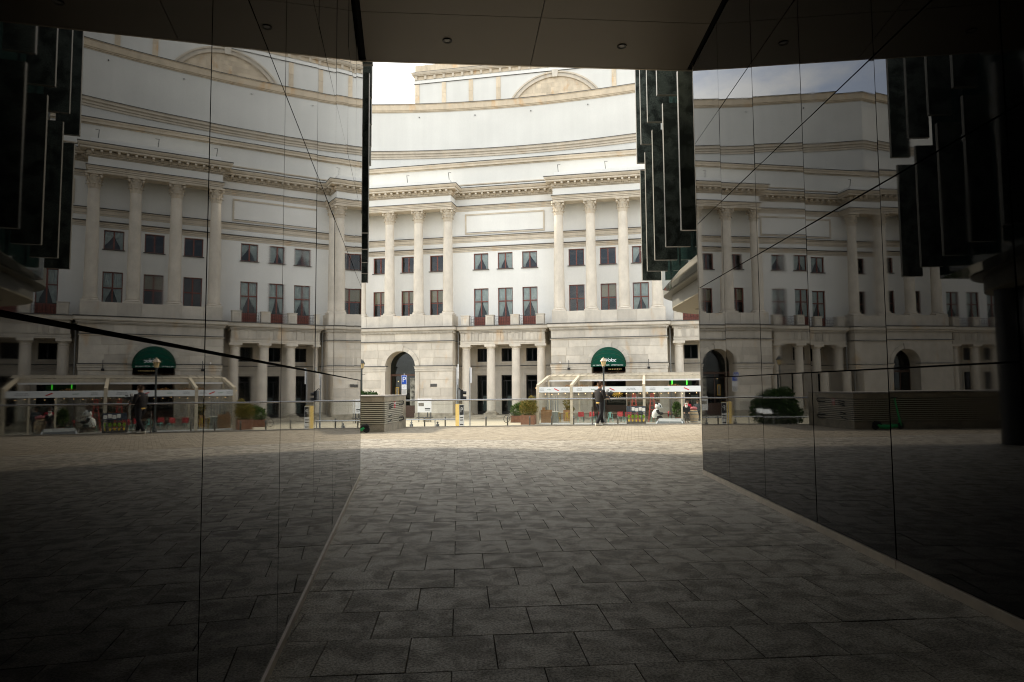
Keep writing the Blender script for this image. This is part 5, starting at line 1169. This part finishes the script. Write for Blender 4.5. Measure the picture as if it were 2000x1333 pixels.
for a, b in zip(RS[:-1], RS[1:]):
    bn = MB().box(a + 0.12, b - 0.12, -FN - 0.06, -FN - 0.02, 1.17, 1.64).build('banner', M['banner'], RE)
    L_ = b - a
    items = [('LUNCH\nDINNER', .10, .13, 'ink'), ('Voloc', .30 if L_ > 4 else .34, .17, 'ink_green'), ('PRE THEATRE\nAFTER THEATRE', .84, .11, 'ink')]
    for tx, f_, sz_, mt in items:
        text_on(tx, sz_ if L_ > 4 else sz_ * 0.85, (lambda x, y, c0=a + 0.12 + (L_ - .24) * f_: Vector((c0 + x, -FN - 0.066, 1.405 + y))), M[mt], bn)
    c0 = a + 0.12 + (L_ - .24) * .57; MB().bar((c0 - .2, -FN - 0.066, 1.49), (c0 + .2, -FN - 0.066, 1.31), 0.006, 0.075).build('red_stroke', M['ink_red'], bn)
    MB().box(a + 0.1, b - 0.1, -FN - 0.04, -FN + 0.06, ST, ST + 0.10).build('base_rail', M['white'], RE)
    k = max(2, round(L_ / 1.45))
    for j in range(k): MB().box(a + .12 + (L_ - .24) * j / k + .01, a + .12 + (L_ - .24) * (j + 1) / k - .01, -FN + 0.0, -FN + 0.012, ST + 0.11, 1.16).build('glass_pane', M['rail_glass'], RE)
    MB().box(a + .13, b - .13, -RN - 0.9, -RN - 0.3, 2.14, 2.28).build('folded_blind', M['white'], RE)
MB().box(RS[0] - 0.1, RS[-1] + 0.1, -RN - 0.14, -RN + 0.12, 2.24, 2.62).build('ridge_beam', M['cream'], RE)
rnd = random.Random(9); s = RS[0]
while s < RS[-1]:                                      # peeling roof sheets along the ridge
    MB().quad((s, -RN - 0.2, 2.63), (s + 0.68, -RN - 0.2, 2.64 + rnd.random() * 0.015), (s + 0.68 + .1, -0.06, 2.95), (s + .1, -0.06, 2.95)).build('roof_sheet', M['cream'], RE); MB().bar((s, -RN - .2, 2.66), (s + .1, -.08, 2.98), .03, .04).build('roof_seam', M['stone2'], RE); s += 0.7
MB().box(RS[0], RS[-1], -FN, -0.05, ST + 0.002, ST + 0.03).build('floor_deck', M['kerb'], RE)
def side_glass(s):
    MB().quad((s, -FN + .1, ST + .1), (s, -RN, ST + .1), (s, -RN, 2.4), (s, -FN + .1, 1.6)).build('glass_pane', M['rail_glass'], RE)
side_glass(RS[0]); side_glass(RS[-1])
for q in (0.2, 1.55): MB().tube([(15.4 + q, 0.0 - RN + 2.3, 1.75), (15.4 + q, -RN + 2.3, 2.35)], 0.045, 8).build('neon_tube', M['neon'], RE)
MB().box(15.3, 17.4, -RN + 2.4, -RN + 2.45, 1.6, 2.4).build('neon_backing', plain('dark_green_board', (0.01, 0.05, 0.015), 0.6), RE)
sl = tag(empty('string_lights', T2W(0, 0, 0), TA), 'string of small glowing bulbs along the restaurant banner', 'string lights')
pts = []; rnd = random.Random(2)
for k in range(27):
    s = RS[0] + 0.1 + k * (RS[-1] - RS[0] - .2) / 26; z = 1.10 - 0.09 * abs(sin(k * 0.8)); pts.append((s, -FN - 0.02, z + .05)); MB().ball((s, -FN - .02, z), 0.028, n=7, m=5).build('bulb', M['bulb'], sl)
for k in range(6): t = k / 5; p = (RS[0] - .12, -FN + (FN - RN) * t, 1.55 + 1.0 * t); MB().ball(p, 0.04, n=7, m=5).build('bulb', M['bulb'], sl)
MB().tube(pts, 0.01, 4).build('cable', M['rubber'], sl)
# tables and metal chairs
def chair_proto(mat, name):
    r = empty(name); se = MB(); se.box(-.18, .18, -.18, .18, .44, .46); se.build('seat', mat, r)
    for x in (-1, 1):
        for y in (-1, 1): MB().tube([(x * .16, y * .16, .44), (x * .22, y * .22, 0)], [.022, .014], 6).build('leg', mat, r)
    b = MB(); b.tube([(-.18, .17, .44), (-.19, .22, .70), (-.13, .25, .86), (0, .26, .88), (.13, .25, .86), (.19, .22, .70), (.18, .17, .44)], .016, 6); b.build('back_frame', mat, r)
    MB().obox((0, .225, .66), (.07, 0, 0), (0, .008, .001), (0, .035, .2)).build('splat', mat, r)
    return r
cy = chair_proto(M['yellow2'], 'metal_chair'); ct = chair_proto(M['teal'], 'metal_chair')
spots = [('y', 5.55, 7.6, 200, 'yellow metal chair beside the grey cabinet, facing the table'), ('y', 6.45, 7.5, 160, 'yellow metal chair half behind the second cream post'),
    ('t', 7.45, 7.0, 200, 'teal metal chair with red blanket just right of the second cream post'), ('t', 8.6, 6.7, 150, 'teal metal chair with red blanket left of the cameraman'),
    ('t', 9.35, 6.4, 30, 'teal metal chair with red blanket behind the legs of the cameraman'), ('t', 10.1, 7.4, 10, 'bare teal metal chair right of the cameraman, facing away'),
    ('t', 11.0, 6.6, 160, 'teal metal chair with red blanket left of the menu board'), ('t', 11.5, 6.9, 200, 'teal metal chair with red blanket touching the menu board'),
    ('t', 13.75, 7.0, 260, 'teal metal chair under the plush panda'), ('t', 15.3, 6.6, 100, 'teal metal chair with red cloth right of the panda table')]
used = set()
for kd, s, n, a, lb in spots:
    src = cy if kd == 'y' else ct
    o = src if kd not in used else copy_tree(src); used.add(kd)
    o.location = T2W(s, -n, ST + .03); o.rotation_euler = (0, 0, TA + radians(a)); tag(o, lb, 'chair', 'metal chairs in the restaurant')
    if 'red' in lb:
        bl = MB(); nn = 10; w_ = .23
        for sgn in (0, 1):
            for j in range(6):
                t = j / 5
                for i in range(nn + 1):
                    x = -w_ + 2 * w_ * i / nn; yy = .25 + (.05 if sgn == 0 else -.05) + .012 * cos(i * 1.9 + j); bl.v.append((x * (1 + .08 * t), yy + (.03 * t if sgn == 0 else -.03 * t), .91 - (.42 if sgn == 0 else .34) * t + .012 * sin(i * 1.3)))
            for j in range(5):
                for i in range(nn): q = sgn * 6 * (nn + 1) + j * (nn + 1) + i; bl.f.append((q, q + 1, q + nn + 2, q + nn + 1))
        for i in range(nn): bl.f.append((i, i + 1, 6 * (nn + 1) + i + 1, 6 * (nn + 1) + i))
        b = bl.build('blanket', M['red'], None, T2W(s, -n, ST + .03), rz=TA + radians(a)); tag(b, 'red wool blanket draped over the ' + lb.replace(' with red blanket', '').replace(' with red cloth', ''), 'blanket', 'red blankets on the chairs')
tbs = [(6.2, 6.7, 'dark table behind the yellow chairs'), (8.2, 5.9, 'dark table between the red-draped chairs left of the cameraman'), (10.4, 6.2, 'dark table right of the cameraman by the bare teal chair'), (14.7, 6.5, 'dark table the plush panda sits at')]
tp = None
for s, n, lb in tbs:
    if tp is None:
        tp = empty('restaurant_table'); MB().box(-.62, .62, -.38, .38, .72, .76).build('table_top', M['table'], tp)
        for x in (-1, 1):
            for y in (-1, 1): MB().box(x * .55 - .025, x * .55 + .025, y * .32 - .025, y * .32 + .025, 0, .72).build('leg', M['dark_steel'], tp)
        o = tp
    else: o = copy_tree(tp)
    o.location = T2W(s, -n, ST + .03); o.rotation_euler = (0, 0, TA); tag(o, lb, 'table', 'restaurant tables')
# wooden crates stacked at the left corner, bottle crate on top
cme = MB(); cme.box(-.46, .46, -.2, -.17, 0, .07); cme.box(-.46, .46, -.2, -.17, .085, .155); cme.box(-.46, .46, .17, .2, 0, .155); cme.box(-.46, -.43, -.17, .17, 0, .155); cme.box(.43, .46, -.17, .17, 0, .155); cme.box(-.43, .43, -.17, .17, 0, .02)
cme = cme.mesh('wooden_crate'); cme.materials.append(M['crate'])
for k in range(7): o = share('wooden_crate', cme, None, T2W(4.66 + random.uniform(-.03, .03), -8.3, ST + .03 + k * .162), TA + random.uniform(-.03, .03)); tag(o, 'long pine crate in the corner stack, %s from the floor' % ORD[k], 'crate', 'pine crates stacked at the restaurant corner')
o = MB().box(-.12, .12, -.1, .1, 0, .2).build('wooden_crate', M['crate'], None, T2W(4.42, -8.3, ST + 1.17), rz=TA); tag(o, 'small pale box on top of the corner crate stack', 'box')
o = MB().lathe([(.035, 0), (.037, .2), (.014, .25), (.013, .32)], 10).build('wine_bottle', M['bottle'], None, T2W(4.62, -8.3, ST + 1.17)); tag(o, 'dark wine bottle on the corner crate stack', 'bottle')
for k in range(5): o = share('wooden_crate', cme, None, T2W(6.05, -5.2, ST + .03 + k * .2), TA, (0.62, 1.2, 1.28)); tag(o, 'crate in the shelf stack behind the yellow chairs, %s from the floor' % ORD[k], 'crate', 'crates stacked behind the yellow chairs')
o = TE('grey_cabinet', 5.35, 7.9, 'grey metal cabinet right of the corner crate stack', 'cabinet'); MB().box(-.3, .3, -.3, .3, .03, .98).build('body', M['fridge'], o); MB().box(-.31, .31, -.31, .31, .98, 1.02).build('worktop', M['white'], o)
o = TE('clothes_rack', 5.0, 6.6, 'tall pale slatted screen behind the corner crates', 'screen')
for k in range(5): MB().box(-.5 + k * .22, -.4 + k * .22, -.02, .02, 0.03, 2.3).build('slat', M['grey_steel'], o)
planter_bush('planter_plant', T2W(6.1, -4.6)[0], T2W(6.1, -4.6)[1], .5, 1.0, [(0, 0, .6, .5, .4, .6), (.2, 0, .1, .45, .4, .4)], 'leafy orange-green plant on the crate stack behind the yellow chairs', 'leaf_y', 700, .12, 21)
# wine shelves, bottles, red ladders
ws = TE('wine_shelf', 12.9, 5.6, 'brown wall of wine shelves behind the red ladders', 'shelf')
for k in range(5): MB().box(-1.35, 1.35, -.15, .15, .5 + k * .48, .54 + k * .48).build('shelf_board', M['brown'], ws)
for x in (-1.38, 0.0, 1.38): MB().box(x - .03, x + .03, -.16, .16, 0.03, 2.6).build('upright', M['brown'], ws)
MB().box(-1.4, 1.4, .17, .2, .03, 2.6).build('back_board', M['cream'], ws)
bo = MB(); rnd = random.Random(3)
for k in range(5):
    for i in range(26):
        if rnd.random() < .15: continue
        x = -1.28 + i * .1; bo.lathe([(.034, 0), (.036, .2), (.014, .25), (.013, .31)], 7, (x, -.04, .542 + k * .48))
stuff(tag(bo.build('wine_bottles', M['bottle'], None, T2W(12.9, -5.6, ST), rz=TA), 'rows of dark wine bottles on the shelves behind the ladders', 'bottles'))
for s, lb in ((12.1, 'red wooden stepladder left of the third cream post'), (13.66, 'red wooden stepladder right of the third cream post')):
    o = TE('stepladder', s, 6.2, lb, 'ladder', 'red stepladders before the wine shelves')
    for q in (-1, 1): MB().bar((q * .08, 0, 2.45), (q * .36, -.1, .03), .09, .05).build('rail', M['red_wood'], o); MB().bar((q * .08, .05, 2.42), (q * .3, .5, .03), .06, .04).build('rail', M['red_wood'], o)
    for k in range(6): t = (k + .6) / 6.5; MB().box(-.08 - .28 * t, .08 + .28 * t, -.12 * t - .03, -.1 * t + .03, 2.40 - 2.38 * t, 2.44 - 2.38 * t).build('tread', M['red_wood'], o)
    MB().box(-.14, .14, -.1, .1, 2.44, 2.5).build('cap', M['red_wood'], o)
# menu board with five little lime plants
mn = TE('menu_board', 12.34, 10.4, 'dark menu stand with four pale sheets before the third cream post', 'menu board')
MB().box(-.77, .77, -.04, .04, 1.02, 1.52).build('board', M['slate'], mn)
for k in range(4): MB().box(-.36 + k * .28, -.12 + k * .28, -.048, -.041, 1.1 + (.06 if k % 2 == 0 else 0), 1.38 + (.06 if k % 2 == 0 else 0)).build('menu_sheet', M['paper'], mn)
for q in (-.74, .74): MB().box(q - .03, q + .03, -.03, .03, .05, 1.02).build('leg', M['dark_steel'], mn)
MB().box(-.77, .77, -.15, .35, .02, .28).build('trough', M['bed'], mn); MB().box(-.77, .77, -.16, .16, .92, .95).build('shelf', M['slate'], mn)
for k in range(5):
    o = TE('potted_plant', 11.76 + k * .29, 10.52, 'small lime-green potted plant under the menu board, %s from the left' % ORD[k], 'plant', 'lime plants under the menu board', z=ST + .28)
    MB().lathe([(.05, 0), (.07, .14), (.072, .16)], 10).build('pot', M['yellow2'], o); MB().tube([(0, 0, .14), (0, 0, .3)], .012, 5).build('stem', M['twig'], o); foliage('leaves', M['leaf_l'], o, [(0, 0, .40, .11, .11, .15)], 170, .06, 30 + k, shell=.1)
# barrel, plants, parcels
ba = TE('barrel', 17.1, 7.0, 'pale oak barrel with grey hoops near the right posts', 'barrel')
MB().lathe([(.28, .03), (.36, .3), (.39, .55), (.36, .8), (.28, 1.08)], 20).build('staves', M['barrel'], ba, smooth=True)
for z, r in ((.14, .325), (.34, .373), (.74, .377), (.96, .325)): MB().lathe([(r, z - .03), (r + .012, z - .03), (r + .012, z + .03), (r, z + .03)], 20).build('hoop', M['hoop'], ba)
o = MB().ball((0, 0, .14), .3, .2, .15).build('wrapped_parcel', M['meat'], None, T2W(17.1, -7.0, ST + 1.08), True, TA); tag(o, 'pink wrapped bundle lying on the oak barrel', 'bundle')
planter_bush('planter_plant', T2W(15.75, -7.2)[0], T2W(15.75, -7.2)[1], .5, .5, [(0, 0, .6, .45, .4, .7), (-.1, 0, 1.0, .3, .3, .4)], 'green potted bush between the plush panda and the woman', 'leaf', 900, .12, 22)
for s, k in ((7.4, 41), (9.0, 42), (6.2, 43), (15.6, 44)):
    o = TE('hanging_twigs', s, 4.0, {41: 'dry brown twig garland under the ridge left of the cameraman', 42: 'dry brown twig garland under the ridge above the cameraman', 43: 'dry brown twig garland above the yellow chairs', 44: 'dry brown twig garland above the potted bush'}[k], 'garland', 'dry garlands under the ridge', z=1.3)
    foliage('leaves', M['dry'], o, [(0, 0, .25, .65, .2, .3)], 260, .09, k, shell=.1)
o = TE('brass_ornament', 10.6, 4.4, 'warm brass star-shaped ornament hanging right of the cameraman', 'ornament', z=0.6)
for k in range(7): a = k * pi / 7; MB().tube([(-.5 * cos(a), 0, .4 - .4 * sin(a)), (.5 * cos(a), 0, .4 + .4 * sin(a))], .03, 5).build('ray', M['gold'], o)

# ================================================================== people and the plush panda
def skin_body(name, pts, edges, mat, parent, sub=2, n_root=0):
    me = bpy.data.meshes.new(name); me.from_pydata([p[0] for p in pts], edges, []); o = bpy.data.objects.new(name, me); COL.objects.link(o)
    m = o.modifiers.new('skin', 'SKIN'); m.use_smooth_shade = True
    for i, p in enumerate(pts): r = p[1]; me.skin_vertices[0].data[i].radius = r if isinstance(r, tuple) else (r, r); me.skin_vertices[0].data[i].use_root = (i == n_root)
    s = o.modifiers.new('sub', 'SUBSURF'); s.levels = sub; s.render_levels = sub
    bpy.context.view_layer.update(); nm = bpy.data.meshes.new_from_object(o.evaluated_get(bpy.context.evaluated_depsgraph_get()))
    bpy.data.objects.remove(o); bpy.data.meshes.remove(me); nm.name = name
    return put(name, nm, mat, parent, smooth=True)
def hand(pts, edges, wrist, fwd, up, side, idx):
    """palm and five bent fingers grown from the wrist vertex; fwd: finger direction, side: towards the thumb"""
    f, u, s = Vector(fwd).normalized(), Vector(up).normalized(), Vector(side).normalized(); w_ = Vector(wrist)
    palm = len(pts); pts.append((tuple(w_ + f * .06), (.034, .02))); edges.append((idx, palm))
    for k, (off, ln) in enumerate(((.030, .075), (.010, .085), (-.010, .08), (-.030, .06))):
        b = len(pts); p0 = w_ + f * .095 + s * off; pts.append((tuple(p0), .0095)); pts.append((tuple(p0 + f * ln * .5 - u * .012), .0085)); pts.append((tuple(p0 + f * ln * .72 - u * .045), .0075))
        edges += [(palm, b), (b, b + 1), (b + 1, b + 2)]
    b = len(pts); t0 = w_ + f * .04 + s * .04; pts.append((tuple(t0), .011)); pts.append((tuple(t0 + f * .035 + s * .025 - u * .015), .0095)); pts.append((tuple(t0 + f * .065 + s * .022 - u * .03), .008)); edges += [(palm, b), (b, b + 1), (b + 1, b + 2)]
def head_parts(root, c, mat_hair, hair='short', yaw=0.0, glasses=False):
    """head facing local -y turned by yaw: skull with jaw, nose, ears, eyes, mouth, hair"""
    h = empty('head'); h.parent = root; h.location = c; h.rotation_euler = (0, 0, yaw)
    return h
def person(name, loc, rz, label, H, pose, mats, extra=None):
    """figure in local space: +y is the way the person faces; joints given by pose in metres for H = 1.8"""
    r = tag(empty(name, loc, rz), label, 'person'); k = H / 1.8; r.scale = (k * 1.15, k * 1.15, k)
    J = dict(pelvis=(0, 0, .95), waist=(0, 0, 1.10), chest=(0, 0, 1.34), neck=(0, .0, 1.52), head0=(0, .03, 1.60), head1=(0, .035, 1.70), crown=(0, .01, 1.76),
             shR=(.19, 0, 1.46), elR=(.25, -.02, 1.18), wrR=(.24, .10, .95), shL=(-.19, 0, 1.46), elL=(-.25, -.02, 1.18), wrL=(-.24, .10, .95),
             hpR=(.095, 0, .90), knR=(.10, .02, .50), anR=(.10, -.02, .10), toR=(.11, .15, .04), hpL=(-.095, 0, .90), knL=(-.10, .02, .50), anL=(-.10, -.02, .10), toL=(-.11, .15, .04))
    J.update(pose)
    R = dict(pelvis=(.135, .10), waist=(.12, .09), chest=(.145, .10), neck=.055, head0=(.07, .08), head1=(.078, .095), crown=(.05, .06), shR=.06, elR=.042, wrR=.028, shL=.06, elL=.042, wrL=.028,
             hpR=.085, knR=.058, anR=.038, toR=(.035, .025), hpL=.085, knL=.058, anL=.038, toL=(.035, .025))
    keys = list(J.keys()); pts = [(J[q], R[q]) for q in keys]; ix = {q: i for i, q in enumerate(keys)}
    ed = [(ix[a], ix[b]) for a, b in (('pelvis', 'waist'), ('waist', 'chest'), ('chest', 'neck'), ('neck', 'head0'), ('head0', 'head1'), ('head1', 'crown'), ('chest', 'shR'), ('shR', 'elR'), ('elR', 'wrR'), ('chest', 'shL'), ('shL', 'elL'), ('elL', 'wrL'), ('pelvis', 'hpR'), ('hpR', 'knR'), ('knR', 'anR'), ('anR', 'toR'), ('pelvis', 'hpL'), ('hpL', 'knL'), ('knL', 'anL'), ('anL', 'toL'))]
    for sd_ in ('R', 'L'):
        f = Vector(J['wr' + sd_]) - Vector(J['el' + sd_]); q = 1 if sd_ == 'R' else -1
        hand(pts, ed, J['wr' + sd_], f, (0, 0, 1) if abs(f.normalized().z) < .8 else (q, 0, 0), (-q, 0, 0) if abs(f.normalized().z) < .8 else (0, 1, 0), ix['wr' + sd_])
    body = skin_body('body', pts, ed, M['skin'], r)
    hc = Vector(J['head1']); hx = Vector(J.get('look', (0, 1, 0))).normalized(); sx = Vector((hx.y, -hx.x, 0))
    for q in (-1, 1):
        e = hc + hx * .098 + sx * q * .034 + Vector((0, 0, -.01)); MB().ball(e, .013, n=8, m=6).build('eye', M['ink_dark'], body)
        e = hc + sx * q * .088 - hx * .01 + Vector((0, 0, -.02)); MB().ball(e, .014, .026, .034, n=8, m=6).build('ear', M['skin'], body)
    MB().tube([hc + hx * .095 + Vector((0, 0, .0)), hc + hx * .122 + Vector((0, 0, -.045)), hc + hx * .098 + Vector((0, 0, -.055))], [.010, .016, .012], 6).build('nose', M['skin'], body)
    MB().tube([hc + hx * .092 + sx * .025 + Vector((0, 0, -.078)), hc + hx * .100 + Vector((0, 0, -.08)), hc + hx * .092 - sx * .025 + Vector((0, 0, -.078))], .007, 5).build('mouth', plain('lips', (.35, .12, .1), .6) if 'lips' not in M else M['lips'], body); M['lips'] = body.children[-1].data.materials[0]
    def leg(sd_):
        a, b, c = Vector(J['hp' + sd_]), Vector(J['kn' + sd_]), Vector(J['an' + sd_]); mid = (b + c) / 2
        MB().tube([a + Vector((0, 0, .06)), a - Vector((0, 0, .06)), (a + b) / 2, b, mid + Vector((0, -.012, 0)), c + Vector((0, 0, .04)), c + Vector((0, 0, .0))], [.10, .105, .092, .072, .066, .058, .06], 12).build('trouser_leg', M[mats['legs']], body, smooth=True)
        t = Vector(J['to' + sd_]); d = (t - c); d.z = 0; d.normalize(); s_ = Vector((d.y, -d.x, 0)); z0 = .0 + min(c.z - .09, 0.05)
        up_ = lambda z: Vector((0, 0, z - .10)); q_ = lambda z: Vector((0, 0, z))
        MB().rings([(c - d * .085 + up_(.05), s_ * .030, q_(.048)), (c - d * .03 + up_(.06), s_ * .046, q_(.06)), (c + d * .06 + up_(.05), s_ * .05, q_(.05)), (c + d * .15 + up_(.036), s_ * .052, q_(.036)), (c + d * .215 + up_(.028), s_ * .034, q_(.026))], 12).build('shoe', M[mats['shoe']], body, smooth=True)
    leg('R'); leg('L')
    pel, wa, ch, ne = (Vector(J[q]) for q in ('pelvis', 'waist', 'chest', 'neck'))
    X, Y = Vector((1, 0, 0)), Vector((0, 1, 0))
    MB().rings([(pel - Vector((0, 0, .06)), X * .165, Y * .125), (pel + Vector((0, 0, .06)), X * .165, Y * .125), (wa, X * .15, Y * .115)], 16).build('trouser_seat', M[mats['legs']], body, smooth=True)
    hem = mats.get('hem', .92); top = MB(); zs = [(hem, .178, .135), (hem + .03, .188, .142), (1.08, .185, .138), (1.25, .20, .142), (1.40, .205, .135), (1.47, .165, .115), (1.53, .085, .08), (1.56, .07, .07)]
    def cen(z): t = min(max((z - pel.z) / (ne.z - pel.z), 0), 1); return pel.lerp(ne, t)
    if hem < .9: zs = [(hem, .26, .2), ((hem + .95) / 2, .22, .17)] + zs[1:]; zs[2] = (.98, .185, .14)
    for i, (z, a, b) in enumerate(zs): pass
    top.rings([((cen(z).x, cen(z).y, z), X * a, Y * b) for z, a, b in zs], 18); coat = top.build('jacket', M[mats['top']], body, smooth=True)
    for sd_ in ('R', 'L'):
        a, b, c = Vector(J['sh' + sd_]), Vector(J['el' + sd_]), Vector(J['wr' + sd_]); inn = Vector((ch.x, ch.y, a.z))
        MB().tube([a.lerp(inn, .35), a, a.lerp(b, .5), b, b.lerp(c, .5), c.lerp(b, .08), c], [.075, .085, .075, .066, .056, .048, .046], 12).build('sleeve', M[mats['top']], body, smooth=True)
    if 'hem2' in mats: MB().rings([((pel.x, pel.y, hem - .055), X * .168, Y * .128), ((pel.x, pel.y, hem + .02), X * .174, Y * .131)], 16).build('shirt', M[mats['hem2']], body, smooth=True)
    if mats.get('hair'):
        hr = MB(); hr.rings([(hc + Vector((0, -.0, -.055)) - hx * .055, sx * .07, hx * .045), (hc - hx * .03 + Vector((0, 0, -.01)), sx * .094, hx * .083), (hc - hx * .015 + Vector((0, 0, .045)), sx * .102, hx * .105), (hc + Vector((0, 0, .085)), sx * .095, hx * .105), (hc - hx * .01 + Vector((0, 0, .118)), sx * .06, hx * .065), (hc - hx * .01 + Vector((0, 0, .128)), sx * .02, hx * .02)], 16)
        ho = hr.build('hair', M[mats['hair']], body, smooth=True); foliage('hair_tuft', M[mats['hair']], ho, [(hc.x - hx.x * .01, hc.y - hx.y * .01, hc.z + .06, .105, .105, .085)], 220, .05, 77, shell=.8)
    if mats.get('scarf'):
        MB().rings([(hc + Vector((0, 0, -.30)), sx * .12, hx * .10), (hc + Vector((0, 0, -.2)) + hx * .02, sx * .10, hx * .105), (hc + Vector((0, 0, -.12)) - hx * .02, sx * .10, hx * .095), (hc - hx * .035, sx * .108, hx * .085), (hc - hx * .012 + Vector((0, 0, .06)), sx * .105, hx * .11), (hc + Vector((0, 0, .11)), sx * .06, hx * .07), (hc + Vector((0, 0, .125)), sx * .01, hx * .01)], 16).build('headscarf', M['scarf'], body, smooth=True)
        for q in (-1, 1): MB().ball(hc + hx * .105 + sx * q * .036 + Vector((0, 0, -.008)), .03, .03, .024, n=10, m=6).build('sunglasses', M['ink_dark'], body)
    return r
# cameraman: seen from behind, facing away to the right, mid-step, holding a camera rig at his chest
man = person('person', (3.72, 28.75, 0.004), radians(-62), 'man in black jacket and white trainers filming beside the railing', 1.80,
    dict(pelvis=(0, 0, .97), chest=(0, -.02, 1.36), neck=(0, .0, 1.53), head0=(0, .02, 1.60), head1=(0, .03, 1.70), crown=(0, .01, 1.765),
         shR=(.20, 0, 1.45), elR=(.24, .06, 1.17), wrR=(.10, .30, 1.20), shL=(-.20, 0, 1.45), elL=(-.26, .02, 1.16), wrL=(-.08, .28, 1.14), hpR=(.10, 0, .93), knR=(.12, -.03, .51), anR=(.13, -.22, .10), toR=(.15, -.04, .03), hpL=(-.10, 0, .93), knL=(-.10, .13, .52), anL=(-.09, .16, .10), toL=(-.08, .33, .03)),
    dict(top='jacket', legs='trousers', shoe='shoe', hair='hair', hem=.98, hem2='shirt'))
rig = tag(empty('camera_rig', (3.72, 28.75, 0.004), radians(-62)), 'black video camera rig held by the man at the railing', 'camera')
MB().box(-.05, .07, .36, .52, 1.28, 1.40).build('camera_body', M['cam_black'], rig); MB().tube([(.01, .50, 1.34), (.01, .66, 1.33)], .045, 12).build('lens', M['cam_black'], rig); MB().obox((.0, .40, 1.46), (.07, 0, 0), (0, .02, .05), (0, -.012, .008)).build('monitor', M['cam_black'], rig)
MB().tube([(.10, .36, 1.17), (.01, .42, 1.16), (-.08, .34, 1.12)], .018, 8).build('grip_bar', M['cam_black'], rig); MB().tube([(.01, .43, 1.27), (.01, .46, 1.14), (.01, .60, 1.02)], .02, 8).build('handle', M['cam_black'], rig); MB().box(-.06, -.02, .38, .46, 1.18, 1.30).build('battery', M['cam_tan'], rig); MB().tube([(.05, .5, 1.43), (.05, .62, 1.44)], .02, 8).build('microphone', M['cam_black'], rig)
person('person', T2W(16.45, -7.8, ST + .03), TA + radians(180), 'person in white headscarf, dark glasses and long black coat standing by the barrel', 1.66, dict(wrR=(.20, .14, 1.0), wrL=(-.20, .14, 1.0)), dict(top='coat', legs='trousers', shoe='cam_black', scarf=True, hem=.45))
person('person', T2W(16.75, -4.6, ST + .03), TA + radians(20), 'person in red jacket seen from behind at the restaurant counter', 1.78, {}, dict(top='red_coat', legs='trousers', shoe='cam_black', hair='hair', hem=.88))
person('person', T2W(17.55, -5.0, ST + .03), TA + radians(-10), 'person in charcoal jacket seen from behind beyond the barrel', 1.80, {}, dict(top='grey_coat', legs='trousers', shoe='cam_black', hair='hair', hem=.9))
# big plush panda seated at a table, bending to the right
pd = TE('plush_panda', 14.0, 7.0, 'large plush panda toy sitting bent over at a restaurant table', 'plush toy', rz=radians(10))
mb = MB(); mb.rings([((-.05, 0, .42), (.30, 0, 0), (0, .28, 0)), ((-.07, 0, .62), (.36, 0, 0), (0, .32, 0)), ((-.04, 0, .88), (.33, 0, 0), (0, .30, 0)), ((.02, 0, 1.08), (.26, 0, 0), (0, .25, 0)), ((.08, 0, 1.2), (.14, 0, 0), (0, .16, 0))], 18); bd = mb.build('body', M['plush_white'], pd, smooth=True)
MB().ball((.16, -.03, 1.40), .30, .27, .27, 18, 11).build('head', M['plush_white'], bd, smooth=True); MB().ball((.40, -.06, 1.33), .11, .12, .09).build('muzzle', M['plush_white'], bd, smooth=True); MB().ball((.50, -.07, 1.36), .03, .04, .03).build('nose', M['plush_black'], bd)
for y in (-.24, .18): MB().ball((.04, y * .85, 1.64), .09, .07, .09).build('ear', M['plush_black'], bd, smooth=True)
MB().ball((.27, -.24, 1.43), .08, .05, .10).build('eye_patch', M['plush_black'], bd, smooth=True); MB().ball((.36, .10, 1.44), .07, .06, .09).build('eye_patch', M['plush_black'], bd, smooth=True)
for y in (-1, 1):
    MB().tube([(.02, y * .24, 1.08), (.12, y * .33, .86), (.34, y * .28, .78), (.50, y * .2, .80)], [.13, .12, .10, .09], 12).build('arm', M['plush_black'], bd, smooth=True); MB().tube([(.0, y * .18, .46), (.32, y * .24, .46), (.44, y * .24, .25), (.46, y * .24, .06)], [.17, .15, .13, .12], 12).build('leg', M['plush_black'], bd, smooth=True)
